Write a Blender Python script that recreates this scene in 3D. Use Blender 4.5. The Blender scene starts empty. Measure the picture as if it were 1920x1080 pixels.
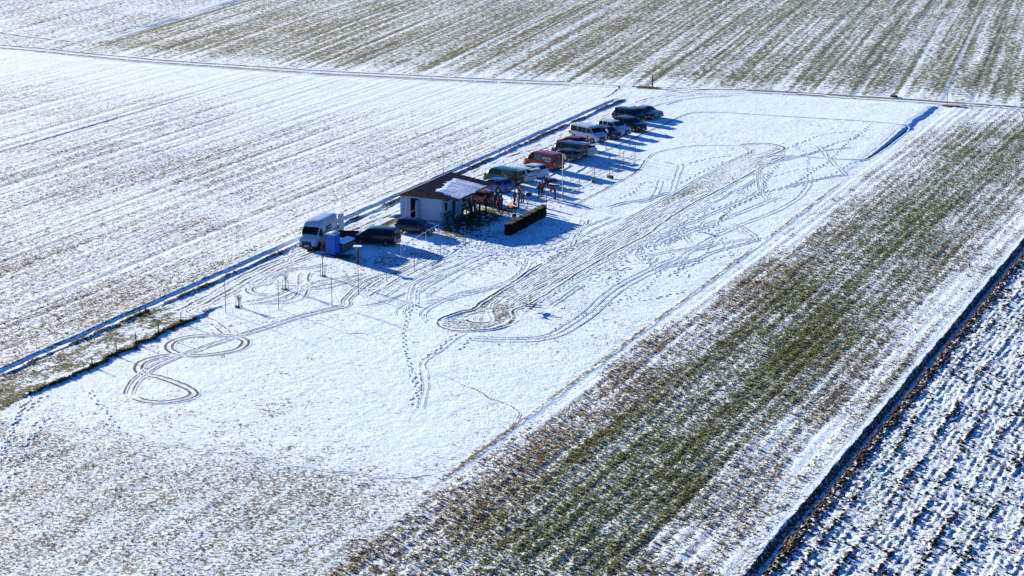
import bpy, math, random
import numpy as np
from mathutils import Vector, Matrix

scene = bpy.context.scene
C = scene.collection
rnd = random.Random(7)

# ---------------------------------------------------------------- camera
FOC, CAM_H, TH = 3880.0, 49.4, math.radians(15)
cam_d = bpy.data.cameras.new('camera')
cam = bpy.data.objects.new('camera', cam_d)
C.objects.link(cam)
cam.location = (0, 0, CAM_H)
cam.rotation_euler = (math.radians(75), 0, 0)
cam_d.sensor_width = 36
cam_d.lens = 36 * FOC / 1920
cam_d.clip_start = 1
cam_d.clip_end = 6000
scene.camera = cam

# ---------------------------------------------------------------- light
SUN_EL = math.radians(12.5)
SD = Vector((0.665, -0.747, 0)).normalized()          # direction the shadows fall
world = bpy.data.worlds.new('World')
scene.world = world
world.use_nodes = True
wn = world.node_tree
bg = wn.nodes['Background']
sky = wn.nodes.new('ShaderNodeTexSky')
sky.sky_type = 'NISHITA'
sky.sun_disc = False
sky.sun_elevation = SUN_EL
sky.sun_rotation = math.atan2(-SD.x, -SD.y)           # azimuth of the sun from +Y towards +X
sky.air_density = 1.0
sky.dust_density = 0.0
sky.ozone_density = 10
wn.links.new(sky.outputs['Color'], bg.inputs['Color'])
bg.inputs['Strength'].default_value = 0.070
sun_d = bpy.data.lights.new('sun', 'SUN')
sun_d.energy = 4.9
sun_d.angle = math.radians(0.5)
sun_d.color = (1.0, 0.87, 0.67)
sun = bpy.data.objects.new('sun', sun_d)
C.objects.link(sun)
tosun = Vector((-SD.x * math.cos(SUN_EL), -SD.y * math.cos(SUN_EL), math.sin(SUN_EL)))
sun.rotation_euler = tosun.to_track_quat('Z', 'Y').to_euler()
scene.view_settings.view_transform = 'Standard'
scene.view_settings.look = 'None'
scene.view_settings.gamma = 1
scene.view_settings.exposure = 1.55

# ---------------------------------------------------------------- survey frame
# U runs along the drilled rows and the lane, W across them to the right
U = np.array([0.39939363, 0.91677954]); W = np.array([U[1], -U[0]])
V2 = np.array([0.27522684, 0.96137931]); V2p = np.array([V2[1], -V2[0]])   # rows of the far field


def G(px, py):
    """ground position of a surveyed point of the photograph"""
    v = (py - 540) / FOC
    z = CAM_H / (math.sin(TH) + v * math.cos(TH))
    return np.array([(px - 960) / FOC * z, z * (math.cos(TH) - v * math.sin(TH))])


def UW(u, w):
    return U * u + W * w


def guw(px, py):
    g = G(px, py)
    return float(g @ U), float(g @ W)


# ---------------------------------------------------------------- noise
def _hash(ix, iy, seed):
    h = (ix * 374761393 + iy * 668265263 + seed * 1442695041) & 0xffffffff
    h = ((h ^ (h >> 13)) * 1274126177) & 0xffffffff
    h = h ^ (h >> 16)
    return (h & 0xffff) / 65535.0


def vn(x, y, seed=0):
    x = np.asarray(x, float); y = np.asarray(y, float)
    ix = np.floor(x).astype(np.int64); iy = np.floor(y).astype(np.int64)
    fx = x - ix; fy = y - iy
    fx = fx * fx * (3 - 2 * fx); fy = fy * fy * (3 - 2 * fy)
    a = _hash(ix, iy, seed); b = _hash(ix + 1, iy, seed)
    c = _hash(ix, iy + 1, seed); d = _hash(ix + 1, iy + 1, seed)
    return (a * (1 - fx) + b * fx) * (1 - fy) + (c * (1 - fx) + d * fx) * fy


def fbm(x, y, seed=0, oct=4):
    s = 0; a = 0.5; t = 0
    for o in range(oct):
        s = s + a * vn(x * 2 ** o, y * 2 ** o, seed + o * 17); t += a; a *= 0.5
    return s / t


def ss(a, b, x):
    t = np.clip((np.asarray(x, float) - a) / (b - a), 0, 1)
    return t * t * (3 - 2 * t)


def inpoly(x, y, poly):
    r = np.zeros(np.shape(x), bool)
    n = len(poly); j = n - 1
    for i in range(n):
        xi, yi = poly[i]; xj, yj = poly[j]
        if yi != yj:
            m = ((yi > y) != (yj > y)) & (x < (xj - xi) * (y - yi) / (yj - yi) + xi)
            r ^= m
        j = i
    return r


def zoomed(pts, ox, oy, s):
    return [(ox + x / s, oy + y / s) for x, y in pts]


def smooth(pts, step=0.35, closed=False):
    """Catmull-Rom through survey points, resampled in metres"""
    P = [G(*p) for p in pts]
    if closed:
        P = [P[-1]] + P + [P[0], P[1]]
    else:
        P = [2 * P[0] - P[1]] + P + [2 * P[-1] - P[-2]]
    out = []
    for i in range(1, len(P) - 2):
        p0, p1, p2, p3 = P[i - 1:i + 3]
        n = max(2, int(np.hypot(*(p2 - p1)) / step))
        for k in range(n):
            t = k / n
            out.append(0.5 * ((2 * p1) + (p2 - p0) * t + (2 * p0 - 5 * p1 + 4 * p2 - p3) * t * t
                              + (3 * p1 - p0 - 3 * p2 + p3) * t ** 3))
    out.append(P[-2])
    return np.array(out)


# ---------------------------------------------------------------- surveyed outlines
Z = lambda pts, c: zoomed(pts, *c)
A45 = (820, 420, 4.5); A3 = (1000, 160, 3.0)
strip_outline = smooth(Z([(910, 320), (800, 385), (720, 440), (620, 505), (530, 565), (430, 625), (360, 670), (290, 725), (210, 740),
                          (100, 775), (30, 800), (3, 835), (25, 868), (90, 890), (200, 903), (330, 900), (450, 890), (560, 860), (635, 822),
                          (662, 793), (652, 765), (633, 738), (650, 718), (770, 675), (900, 605), (1000, 540), (1090, 480), (1170, 425),
                          (1330, 330), (1480, 245), (1620, 170)], A45)
                       + Z([(640, 840), (700, 790), (800, 722), (900, 662), (1000, 610), (1100, 560), (1200, 506), (1300, 450), (1380, 418), (1420, 395),
                            (1400, 352), (1340, 334), (1270, 328), (1180, 333), (1170, 350), (1212, 376), (1190, 390), (1100, 430), (1000, 487),
                            (860, 565), (760, 625), (640, 690), (500, 770), (330, 850), (120, 950)], A3), 0.3, True)
island = smooth(Z([(240, 797), (265, 775), (330, 755), (400, 740), (436, 742), (450, 775), (455, 805), (425, 832), (350, 836), (280, 828)], A45), 0.3, True)
island2 = smooth(Z([(1212, 352), (1235, 342), (1290, 338), (1345, 350), (1330, 366), (1290, 374), (1262, 377)], A3), 0.3, True)

ROAD = [(-900, 40), (-400, 62), (0, 88), (300, 114), (600, 134), (960, 152), (1200, 164), (1300, 168), (1400, 171), (1600, 182), (1760, 192), (1920, 203), (2400, 236)]
_r = np.array([guw(*p) for p in ROAD])
_o = np.argsort(_r[:, 1]); _r = _r[_o]


def road_u(w):
    return np.interp(w, _r[:, 1], _r[:, 0])


def height(u, w):
    """terrain height at survey coordinates"""
    u = np.asarray(u, float); w = np.asarray(w, float)
    x = u * U[0] + w * W[0]; y = u * U[1] + w * W[1]
    h = 0.05 * (fbm(x * .25, y * .25, 3, 3) - .5) + .030 * (fbm(x * .75, y * .75, 8, 3) - .5) + .022 * (fbm(u * .5, w * 1.8, 9, 3) - .5)
    up = ss(0, 3, u - road_u(w))                         # beyond the farm road
    wj = w + 0.45 * (fbm(u * .8, w * .5, 11, 4) - .5)
    wk = w + 1.1 * (fbm(u * .7, w * .4, 14, 4) - .5)
    # stubble field, higher than the lane
    field = np.interp(wj, [-104, -101.25, -100.95, -100.5, -100.25, -99.85, -99.55], [.13, .16, .02, 0, .13, .14, 0])
    lo = 1 - ss(148, 156, u)
    verge = np.interp(wk, [-100.0, -99.7, -96.5, -95.1, -94.8], [0, .13, .12, .17, 0]) * lo * ss(121, 128, u)
    fade = 1 - ss(266, 270, u)
    rows = 0.03 * (2 * np.abs(((w + .3 * vn(u * .02, 0, 5)) / 2.37) % 1 - .5) - .5) \
        + 0.05 * (vn(w * 1.9, u * .03, 21) - .5) + 0.04 * (vn(w * 4.1, u * .05, 22) - .5)
    gr = 0
    for p_, o_, a_, k_ in ((2.93, 0, .030, .16), (4.1, 1.3, .045, .20), (1.37, .4, .016, .12)):
        q_ = ((w + o_ + .12 * vn(u * .03, 0 * w, 6) + p_ * .3 * vn(np.floor((w + o_) / p_) * 3.1, 0 * w, 7)) / p_) % 1 - .5
        gr = gr - a_ * np.exp(-(q_ * p_ / k_) ** 2) * (.45 + .7 * vn(u * .04, np.floor((w + o_) / p_) * 2.3, 62))
    h = h + gr * (w < -101.8) * (1 - up)
    h = h + np.where(w < -99, field * fade, 0) * (1 - up) + np.maximum(verge, 0) * (1 - up)
    h = h + rows * (w < -101.8) * (1 - up) * (.35 + .65 * (1 - ss(238, 262, u)))
    # bank at the far right end of the meadow
    bank = .29 * ss(222, 268, u) * (1 - ss(279, 281, u))
    wb = w + .9 * (fbm(u * .35, w * .3, 13, 4) - .5)
    h = h + np.interp(wb, [-84, -70, -59.6, -58.9, -58.3, -57.2, -52], [0, .5, 1, .8, .1, 0, 0]) * bank
    h = h + .05 * np.exp(-((wj + 57.55) / .22) ** 2) * (1 - ss(215, 230, u)) * ss(118, 126, u)
    # winter crop drills
    crop = ss(-57.3, -56.6, w) * (1 - ss(-34.6, -34.2, w)) * (1 - up)
    h = h + crop * (0.025 * np.sin(w * 2 * math.pi / 1.1 + 2 * vn(u * .1, w * .2, 4)) + .035 * (vn(w * .9, u * .05, 31) - .5)
                    + .05 * (fbm(u * 1.2, w * 2.2, 33, 3) - .5))
    # open furrow and ploughed land
    h = h + np.interp(wj, [-36, -33.75, -33.60, -33.45, -33.0, -32.75, -32.3, -31.9], [0, .06, -.28, -.33, -.30, .0, .10, .03]) * (1 - up)
    pl = ss(-32.6, -32.2, w) * (1 - up)
    w2 = w + .5 * (vn(u * .16, w * .3, 41) - .5)
    ridge = np.abs(((w2 / .55) % 1) - .5) * 2
    big = np.abs(((w2 / 2.2) % 1) - .5) * 2
    h = h + pl * (.055 * (ridge - .5) * 1.3 * vn(u * .9, w * 1.8, 45) + .05 * (big ** 3) * (.3 + 1.2 * vn(u * .12, np.floor(w2 / 2.2 + .5), 46)) + .13 * (fbm(u * 1.6, w * 3.9, 43, 4) - .5) + .11 * (fbm(u * 4.2, w * 6.5, 44, 2) - .5))
    # far field strips
    s = x * V2p[0] + y * V2p[1]
    h = h + up * (.10 * (vn(s * .55, (x * V2[0] + y * V2[1]) * .01, 51) - .5) + .07 * (vn(s * 1.7, y * .03, 52) - .5))
    # road and lane slightly worn in
    d = np.abs(u - road_u(w))
    h = h - .04 * (1 - ss(1.4, 2.4, d))
    # lower left rows across the headland
    hl = (1 - ss(118.5, 121, u + .03 * (w + 80))) * (w > -99) * (w < -34)
    h = h + hl * .05 * (vn(w * 1.3, u * .2, 61) - .5)
    # levelled airstrip
    return h


_so = strip_outline; _is = island; _is2 = island2
SNOW = 1.0
BROWN = (.042, .034, .025); OLIVE = (.105, .100, .040); GREEN = (.060, .085, .022); GREY = (.17, .16, .155); EARTH = (.050, .030, .021); STRAW = (.13, .10, .055)


def mixc(c, col, f):
    f = np.asarray(f)[..., None]
    return c * (1 - f) + np.array(col) * f


def cover(u, w):
    """snow cover 0..1 and colour of what lies under it"""
    x = u * U[0] + w * W[0]; y = u * U[1] + w * W[1]
    up = ss(-.2, .4, u - road_u(w))
    n1 = fbm(x * .12, y * .12, 71, 4); n2 = fbm(x * .5, y * .5, 72, 3)
    cov = .735 + .24 * (n1 - .5) + .20 * (n2 - .5)
    col = np.zeros(np.shape(u) + (3,)) + np.array(BROWN)
    col = mixc(col, OLIVE, ss(.45, .6, n2))
    # meadow: thinner snow towards the lower edge and below it
    low = 1 - ss(117, 132, u + .04 * (w + 80))
    cov = cov - .085 * low
    head = 1 - ss(114.5, 121.5, u + .13 * np.maximum(0, w + 70) * 0 + .0 * w)
    cov = cov + head * (.70 - cov) * .6
    cl_ = fbm(x * 1.9, y * 1.9, 97, 3)
    cov = cov - .12 * ss(.58, .76, cl_) * (1 - .6 * ss(150, 190, u))
    cov = cov - .115 * head - .10 * head * (vn(w * 1.7, u * .15, 98) - .5) - .04 * head * (fbm(x * .3, y * .3, 73, 3) - .45)
    # stubble field
    st = (w < -101.1) * (1 - up)
    rw = vn(w * .75, u * .02, 74); rw2 = vn(w * 2.3, u * .04, 75)
    cs = .575 + .09 * (rw - .5) + .12 * (rw2 - .5) + .08 * ss(225, 262, u) + .14 * (n1 - .5) + .1 * ss(235, 262, u) - .04 * (1 - ss(150, 185, u)) + .25 * ss(262, 268, u) * 0
    cov = np.where(st > 0, cs, cov)
    col = mixc(col, (.085, .058, .052), st * 1.0)
    # field margin, grass strip beside the lane
    wj = w + .45 * (fbm(u * .8, w * .5, 11, 4) - .5)
    wk = w + 1.1 * (fbm(u * .7, w * .4, 14, 4) - .5)
    g = np.exp(-((wj + 99.9) / .24) ** 2) * (1 - up) * (u < 269)
    cov = cov - .42 * g * (.25 + 1.3 * vn(u * .5, 3, 76)); col = mixc(col, STRAW, g * .6); col = mixc(col, OLIVE, g * .5)
    wall = np.exp(-((wj + 101.0) / .1) ** 2) * (1 - up) * (u < 269)
    # left verge between lane and meadow
    lo = (1 - ss(146, 158, u)) * ss(-99.8, -99.3, w) * (1 - ss(-95.0, -94.6, wk)) * ss(112, 124, u)
    cov = cov - lo * (.20 + .62 * (fbm(u * .35, w * 1.2, 77, 3) - .42)); col = mixc(col, GREEN, lo * .7)
    e = np.exp(-((wk + 95.0) / .2) ** 2) * (1 - ss(147.5, 149, u)) * ss(124, 130, u)
    cov = cov - .12 * e * (.3 + 1.2 * vn(u * .8, w * 2, 86)); col = mixc(col, (.10, .075, .04), e)
    # lane: worn band
    c = -97.6 + .9 * ss(200, 262, u)
    ln = np.exp(-((w - c) / 1.9) ** 4) * ss(150, 170, u) * (1 - ss(262, 268, u))
    n3 = vn(w * 2.2, u * .12, 78)
    cov = cov - ln * (.20 + .55 * np.maximum(0, n3 - .40)) * (.5 + .9 * vn(u * .08, w * .4, 87)); col = mixc(col, (.085, .060, .048), ln * .9)
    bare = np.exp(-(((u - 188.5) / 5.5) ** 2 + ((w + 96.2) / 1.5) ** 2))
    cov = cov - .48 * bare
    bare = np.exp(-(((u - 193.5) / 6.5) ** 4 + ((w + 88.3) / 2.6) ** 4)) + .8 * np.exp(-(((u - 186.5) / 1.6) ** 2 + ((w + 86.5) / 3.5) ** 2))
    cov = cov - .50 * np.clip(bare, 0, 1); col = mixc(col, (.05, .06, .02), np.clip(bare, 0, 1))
    bare = np.exp(-(((u - 173.3) / .9) ** 2 + ((w + 93.3) / 1.3) ** 2)) + np.exp(-(((u - 177) / 3.5) ** 2 + ((w + 96.6) / 1.4) ** 2))
    cov = cov - .5 * np.clip(bare, 0, 1); col = mixc(col, (.06, .05, .03), np.clip(bare, 0, 1))
    park = np.exp(-(((u - 176) / 14) ** 4 + ((w + 89) / 5) ** 4))
    cov = cov - park * .12 * ss(.4, .6, fbm(x * .35, y * .35, 79, 3))
    # trampled ground below the hedge
    tr = np.exp(-(((u - 184) / 4.5) ** 2 + ((w + 81) / 4.5) ** 2))
    cov = cov - .10 * tr
    # airstrip: mown strip with thin snow
    xs, ys = G(0, 0), G(0, 0)
    inside = inpoly(x, y, [tuple(p) for p in _so[::2]]) & ~inpoly(x, y, [tuple(p) for p in _is[::2]]) & ~inpoly(x, y, [tuple(p) for p in _is2[::2]])
    far = ss(195, 240, u)
    cov = np.where(inside, .51 + .09 * far + .18 * (fbm(w * 1.1, u * .22, 80, 3) - .5) + .16 * (n1 - .5), cov)
    col = mixc(col, (.060, .065, .030), inside * 1.0)
    # meadow edge and headland of the crop
    sj = w + .15 * (fbm(u * .9, w, 12, 2) - .5)
    e = np.exp(-((sj + 57.75) / .22) ** 2) * (1 - ss(222, 236, u)) * ss(117, 124, u)
    cov = cov - e * (.30 + .35 * (fbm(u * .45, 5, 81, 3) - .4)); col = mixc(col, (.16, .115, .065), e)
    b = np.exp(-((sj + 57.1) / .3) ** 2) * (1 - up)
    crop = ss(-57.5, -56.9, w + .0 * u) * (1 - ss(-34.5, -34.0, w)) * (1 - up)
    corner = ss(103, 125, u + .28 * (w + 57.5) + 4 * (n1 - .5))           # ragged lower end
    band = np.exp(-((w + 45.5 + 2.0 * (vn(u * .03, 1, 82) - .5)) / 6.6) ** 4)
    cc = .615 - .115 * band - .05 * ss(-57, -54, w) + .08 * (vn(w * .8, u * .05, 83) - .5) + .13 * (vn(w * 2.6, u * .07, 84) - .5) + .16 * (n1 - .5) + .10 * (n2 - .5)
    cc = cc + .03 * ss(-38.5, -35.5, w) + .12 * ss(262, 276, u)
    cov = cov * (1 - crop * corner) + cc * crop * corner
    ccol = np.zeros_like(col) + np.array((.125, .095, .050))
    ccol = mixc(ccol, (.092, .114, .036), band); ccol = mixc(ccol, (.068, .075, .030), band * ss(.4, .62, vn(x * .8, y * .8, 85)))
    col = np.where((crop * corner)[..., None] > .3, ccol, col)
    cov = np.where(crop * (1 - corner) > .2, cov - .04, cov)
    cov = cov + .16 * np.exp(-((sj + 57.25) / .2) ** 2) * (1 - up) * ss(118, 126, u)
    # furrow and plough
    fu = (w > -33.8) & (w < -33.38) & (up < .5)
    cov = np.where(fu, .36, cov)
    f2 = (w >= -33.38) & (w < -32.95) & (up < .5)
    cov = np.where(f2, .62, cov)
    f3 = (w >= -32.95) & (w < -31.7) & (up < .5)
    cov = np.where(f3, .34 + .2 * (w + 32.95), cov)
    pl = (w >= -31.7) & (up < .5)
    w2 = w + .5 * (vn(u * .16, w * .3, 41) - .5)
    cp = .655 - .16 * ss(.82, 1, np.abs(((w2 / 2.2) % 1) - .5) * 2) + .12 * (n1 - .5)
    cov = np.where(pl, cp, cov)
    col = np.where((w > -33.85)[..., None] & (up < .5)[..., None], np.array(EARTH), col)
    # far field
    s = x * V2p[0] + y * V2p[1]; t = x * V2[0] + y * V2[1]
    s0 = float(G(200, 76) @ V2p)
    far_l = up * (s < s0 - 0.6)
    far_r = up * (s >= s0 - 0.6)
    q = .43 + .07 * (vn(s * .45, t * .012, 91) - .5) + .17 * (vn(s * 1.3, t * .02, 92) - .5) + .16 * (vn(s * 2.9, t * .03, 95) - .5) + .14 * (n1 - .5) + .12 * (n2 - .5)
    q = q + .19 * (1 - ss(2, 14, u - road_u(w)))
    q = q + .12 * np.exp(-(((s / 5.9 + .25 * vn(t * .01, 0, 96)) % 1 - .5) / .07) ** 2)
    q = q - .13 * np.exp(-((((s + 1.3) / 5.9) % 1 - .5) / .06) ** 2)
    cov = np.where(far_r > .5, q, cov)
    col = np.where((far_r > .5)[..., None], np.array((.095, .105, .045)), col)
    cov = np.where(far_l > .5, .55 + .2 * (n1 - .5) + .12 * (vn(s * .8, t * .03, 93) - .5), cov)
    col = np.where((far_l > .5)[..., None], np.array((.06, .055, .05)), col)
    # farm road
    d = u - road_u(w)
    wl = (w < -104)
    rd = np.exp(-(d / 1.7) ** 4)
    ruts = np.exp(-((np.abs(d) - .8) / .28) ** 2)
    right = ss(-104, -98, w)
    cov = cov * (1 - rd) + rd * (.78 - right * .10 - (.40 * (1 - right) + .42 * right) * ruts * (.7 + .6 * vn(w * .2, 9, 94)))
    col = mixc(col, (.055, .045, .045), rd * (1 - right)); col = mixc(col, GREY, rd * right)
    return np.clip(cov, 0, 1.2), col


# ---------------------------------------------------------------- materials
MATS = {}


def principled(name):
    m = bpy.data.materials.new(name); m.use_nodes = True
    return m, m.node_tree, m.node_tree.nodes['Principled BSDF']


def mat(name, col, rough=.6, metal=0, coat=0, noise=.12, scale=6, bump=0, emit=None, trans=0, spec=.5):
    if name in MATS: return MATS[name]
    m, t, p = principled(name)
    p.inputs['Roughness'].default_value = rough; p.inputs['Metallic'].default_value = metal
    p.inputs['Coat Weight'].default_value = coat; p.inputs['Specular IOR Level'].default_value = spec; p.inputs['Coat Roughness'].default_value = .06
    tc = t.nodes.new('ShaderNodeTexCoord')
    n = t.nodes.new('ShaderNodeTexNoise'); n.inputs['Scale'].default_value = scale; n.inputs['Detail'].default_value = 5
    t.links.new(tc.outputs['Object'], n.inputs['Vector'])
    r = t.nodes.new('ShaderNodeMapRange'); r.inputs['From Min'].default_value = .3; r.inputs['From Max'].default_value = .7
    r.inputs['To Min'].default_value = 1 - noise; r.inputs['To Max'].default_value = 1 + noise
    t.links.new(n.outputs['Fac'], r.inputs['Value'])
    mx = t.nodes.new('ShaderNodeVectorMath'); mx.operation = 'SCALE'
    mx.inputs[0].default_value = col[:3]
    t.links.new(r.outputs['Result'], mx.inputs['Scale'])
    t.links.new(mx.outputs['Vector'], p.inputs['Base Color'])
    if bump:
        b = t.nodes.new('ShaderNodeBump'); b.inputs['Strength'].default_value = 1; b.inputs['Distance'].default_value = bump
        t.links.new(n.outputs['Fac'], b.inputs['Height']); t.links.new(b.outputs['Normal'], p.inputs['Normal'])
    if emit:
        p.inputs['Emission Color'].default_value = (*emit[:3], 1); p.inputs['Emission Strength'].default_value = emit[3]
    if trans:
        p.inputs['Alpha'].default_value = 1 - trans
    MATS[name] = m
    return m


def ground_material():
    m, t, p = principled('snowy ground')
    N = t.nodes; L = t.links
    geo = N.new('ShaderNodeNewGeometry')
    cov = N.new('ShaderNodeAttribute'); cov.attribute_name = 'cov'
    soil = N.new('ShaderNodeAttribute'); soil.attribute_name = 'soil'
    row = N.new('ShaderNodeAttribute'); row.attribute_name = 'row'
    rough = N.new('ShaderNodeAttribute'); rough.attribute_name = 'lump'

    def noise(scale, detail, rgh=.6, src=None):
        n = N.new('ShaderNodeTexNoise'); n.inputs['Scale'].default_value = scale; n.inputs['Detail'].default_value = detail
        n.inputs['Roughness'].default_value = rgh
        L.new(src or geo.outputs['Position'], n.inputs['Vector']); return n
    mp = N.new('ShaderNodeMapping'); mp.vector_type = 'TEXTURE'
    mp.inputs['Rotation'].default_value = (0, 0, math.atan2(U[1], U[0]))
    mp.inputs['Scale'].default_value = (2.2, 1, 1)
    L.new(geo.outputs['Position'], mp.inputs['Vector'])
    n1a = noise(3.3, 6, .78); n1b = noise(1.25, 6, .82); far_a = N.new('ShaderNodeAttribute'); far_a.attribute_name = 'coarse'
    n1 = N.new('ShaderNodeMix'); L.new(far_a.outputs['Fac'], n1.inputs['Factor']); L.new(n1a.outputs['Fac'], n1.inputs['A']); L.new(n1b.outputs['Fac'], n1.inputs['B'])
    n2 = noise(4.2, 6, .78, mp.outputs['Vector'])
    mixn = N.new('ShaderNodeMix'); L.new(row.outputs['Fac'], mixn.inputs['Factor'])
    L.new(n1.outputs['Result'], mixn.inputs['A']); L.new(n2.outputs['Fac'], mixn.inputs['B'])
    sub = N.new('ShaderNodeMath'); sub.operation = 'SUBTRACT'
    wide = N.new('ShaderNodeMath'); wide.operation = 'MULTIPLY_ADD'; wide.inputs[1].default_value = 2.7; wide.inputs[2].default_value = -.85
    L.new(mixn.outputs['Result'], wide.inputs[0])
    L.new(cov.outputs['Fac'], sub.inputs[0]); L.new(wide.outputs[0], sub.inputs[1])
    mr = N.new('ShaderNodeMapRange'); mr.inputs['From Min'].default_value = -.06; mr.inputs['From Max'].default_value = .07
    L.new(sub.outputs[0], mr.inputs['Value'])
    nb = noise(11, 4, .6)
    vs = N.new('ShaderNodeVectorMath'); vs.operation = 'SCALE'
    L.new(soil.outputs['Color'], vs.inputs[0])
    vr = N.new('ShaderNodeMapRange'); vr.inputs['From Min'].default_value = .3; vr.inputs['From Max'].default_value = .7
    vr.inputs['To Min'].default_value = .25; vr.inputs['To Max'].default_value = 1.5
    L.new(nb.outputs['Fac'], vr.inputs['Value']); L.new(vr.outputs['Result'], vs.inputs['Scale'])
    mc = N.new('ShaderNodeMix'); mc.data_type = 'RGBA'
    L.new(mr.outputs['Result'], mc.inputs['Factor']); L.new(vs.outputs['Vector'], mc.inputs['A'])
    mc.inputs['B'].default_value = (.71, .85, .97, 1)
    L.new(mc.outputs['Result'], p.inputs['Base Color'])
    p.inputs['Roughness'].default_value = .75
    p.inputs['Specular IOR Level'].default_value = .2
    # relief: coarse drift, lumps, fine grain
    nf = noise(7.0, 5, .6); nc = noise(1.5, 4, .6)
    lm = N.new('ShaderNodeMath'); lm.operation = 'MULTIPLY'; L.new(nf.outputs['Fac'], lm.inputs[0]); L.new(rough.outputs['Fac'], lm.inputs[1])
    a2 = N.new('ShaderNodeMath'); a2.operation = 'MULTIPLY_ADD'; a2.inputs[1].default_value = .55
    L.new(nc.outputs['Fac'], a2.inputs[0]); L.new(lm.outputs[0], a2.inputs[2])
    a3 = N.new('ShaderNodeMath'); a3.operation = 'MULTIPLY_ADD'
    a3.inputs[1].default_value = -.25
    L.new(mr.outputs['Result'], a3.inputs[0]); L.new(a2.outputs[0], a3.inputs[2])
    b = N.new('ShaderNodeBump'); b.inputs['Strength'].default_value = 1.0; b.inputs['Distance'].default_value = .135
    L.new(a3.outputs[0], b.inputs['Height']); L.new(b.outputs['Normal'], p.inputs['Normal'])
    return m


GM = ground_material()


def tag(o, label=None, cat=None, group=None, kind=None):
    if label: o['label'] = label
    if cat: o['category'] = cat
    if group: o['group'] = group
    if kind: o['kind'] = kind
    return o


def np_mesh(name, co, faces, material, attrs=None, smooth_=True, parent=None):
    me = bpy.data.meshes.new(name)
    co = np.asarray(co, np.float32); faces = np.asarray(faces, np.int32)
    k = faces.shape[1]
    me.vertices.add(len(co)); me.vertices.foreach_set('co', co.ravel())
    me.loops.add(faces.size); me.loops.foreach_set('vertex_index', faces.ravel())
    me.polygons.add(len(faces)); me.polygons.foreach_set('loop_start', np.arange(0, faces.size, k, dtype=np.int32))
    me.update(calc_edges=True)
    if smooth_: me.polygons.foreach_set('use_smooth', np.ones(len(faces), bool))
    for n, v in (attrs or {}).items():
        if v.ndim == 1:
            a = me.attributes.new(n, 'FLOAT', 'POINT'); a.data.foreach_set('value', v.astype(np.float32))
        else:
            a = me.attributes.new(n, 'FLOAT_COLOR', 'POINT')
            a.data.foreach_set('color', np.concatenate([v, np.ones((len(v), 1))], 1).astype(np.float32).ravel())
    me.materials.append(material)
    o = bpy.data.objects.new(name, me); C.objects.link(o)
    if parent: o.parent = parent
    return o


def lines(segs):
    out = []
    for a, b, s in segs:
        n = max(1, int(round((b - a) / s)))
        out += list(np.linspace(a, b, n, endpoint=False))
    out.append(segs[-1][1])
    return np.array(out)


def build_ground():
    us = lines([(-1500, -200, 260), (-200, 60, 40), (60, 92, 8), (92, 150, .24), (150, 200, .3), (200, 270, .42), (270, 292, .35), (292, 415, .9), (415, 480, 8), (480, 3500, 300)])
    ws = lines([(-3000, -400, 260), (-400, -255, 18), (-255, -160, .36), (-160, -102, .17), (-102, -98.6, .09), (-98.6, -95.6, .22), (-95.6, -94, .1),
                (-94, -59.4, .23), (-59.4, -57, .1), (-57, -34.2, .25), (-34.2, -31.8, .06), (-31.8, -14, .11), (-14, 20, 2), (20, 3000, 300)])
    u, w = np.meshgrid(us, ws, indexing='ij')
    x = u * U[0] + w * W[0]; y = u * U[1] + w * W[1]
    h = height(u, w)
    cov, col = cover(u, w)
    up = ss(0, 1, u - road_u(w))
    row = np.where(w < -101, .75, 0.) * (1 - up) + ((w > -57) & (w < -34)) * .45 * (1 - up) + up * .12
    coarse = np.clip(up + .28 * (w > -101) * (w < -57.5) * ss(114, 124, u), 0, 1)
    lump = .35 + .45 * (w < -101) + .5 * ((w > -57) & (w < -34.3)) + .8 * (w > -33) + .3 * up * (w > -200)
    lump = lump + .3 * (u < 119.5) * (w > -99) * (w < -57)
    n, m = u.shape
    idx = np.arange(n * m).reshape(n, m)
    cu = (u[:-1, :-1] + u[1:, 1:]) / 2; cw = (w[:-1, :-1] + w[1:, 1:]) / 2
    up_c = cu > road_u(cw) + 1.9
    rd_c = (~up_c) & (cu > road_u(cw) - 1.9)
    zone = np.full(cu.shape, 0)
    zone[cw < -101.1] = 1; zone[(cw >= -101.1) & (cw < -94.7)] = 2
    zone[(cw >= -57.4)] = 3; zone[cw >= -33.75] = 4
    zone[up_c] = 5; zone[rd_c] = 6
    names = ['meadow', 'stubble_field', 'lane', 'crop_field', 'ploughed_field', 'far_field', 'farm_road']
    q = np.stack([idx[:-1, :-1], idx[1:, :-1], idx[1:, 1:], idx[:-1, 1:]], -1)
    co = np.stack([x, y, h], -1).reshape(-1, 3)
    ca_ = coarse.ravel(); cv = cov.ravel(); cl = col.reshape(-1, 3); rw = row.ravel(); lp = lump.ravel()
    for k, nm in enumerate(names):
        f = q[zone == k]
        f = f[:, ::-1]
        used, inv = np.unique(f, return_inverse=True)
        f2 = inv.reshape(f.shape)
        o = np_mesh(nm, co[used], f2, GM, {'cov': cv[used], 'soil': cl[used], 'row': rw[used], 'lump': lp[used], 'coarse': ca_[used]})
        tag(o, kind='structure')


build_ground()


# ---------------------------------------------------------------- tyre tracks, footprints
def zh(xy):
    xy = np.atleast_2d(xy)
    return height(xy @ U, xy @ W)


BERM = .36
RIB = []        # (co, quads, cov, soil)
_rc = [0]


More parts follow.
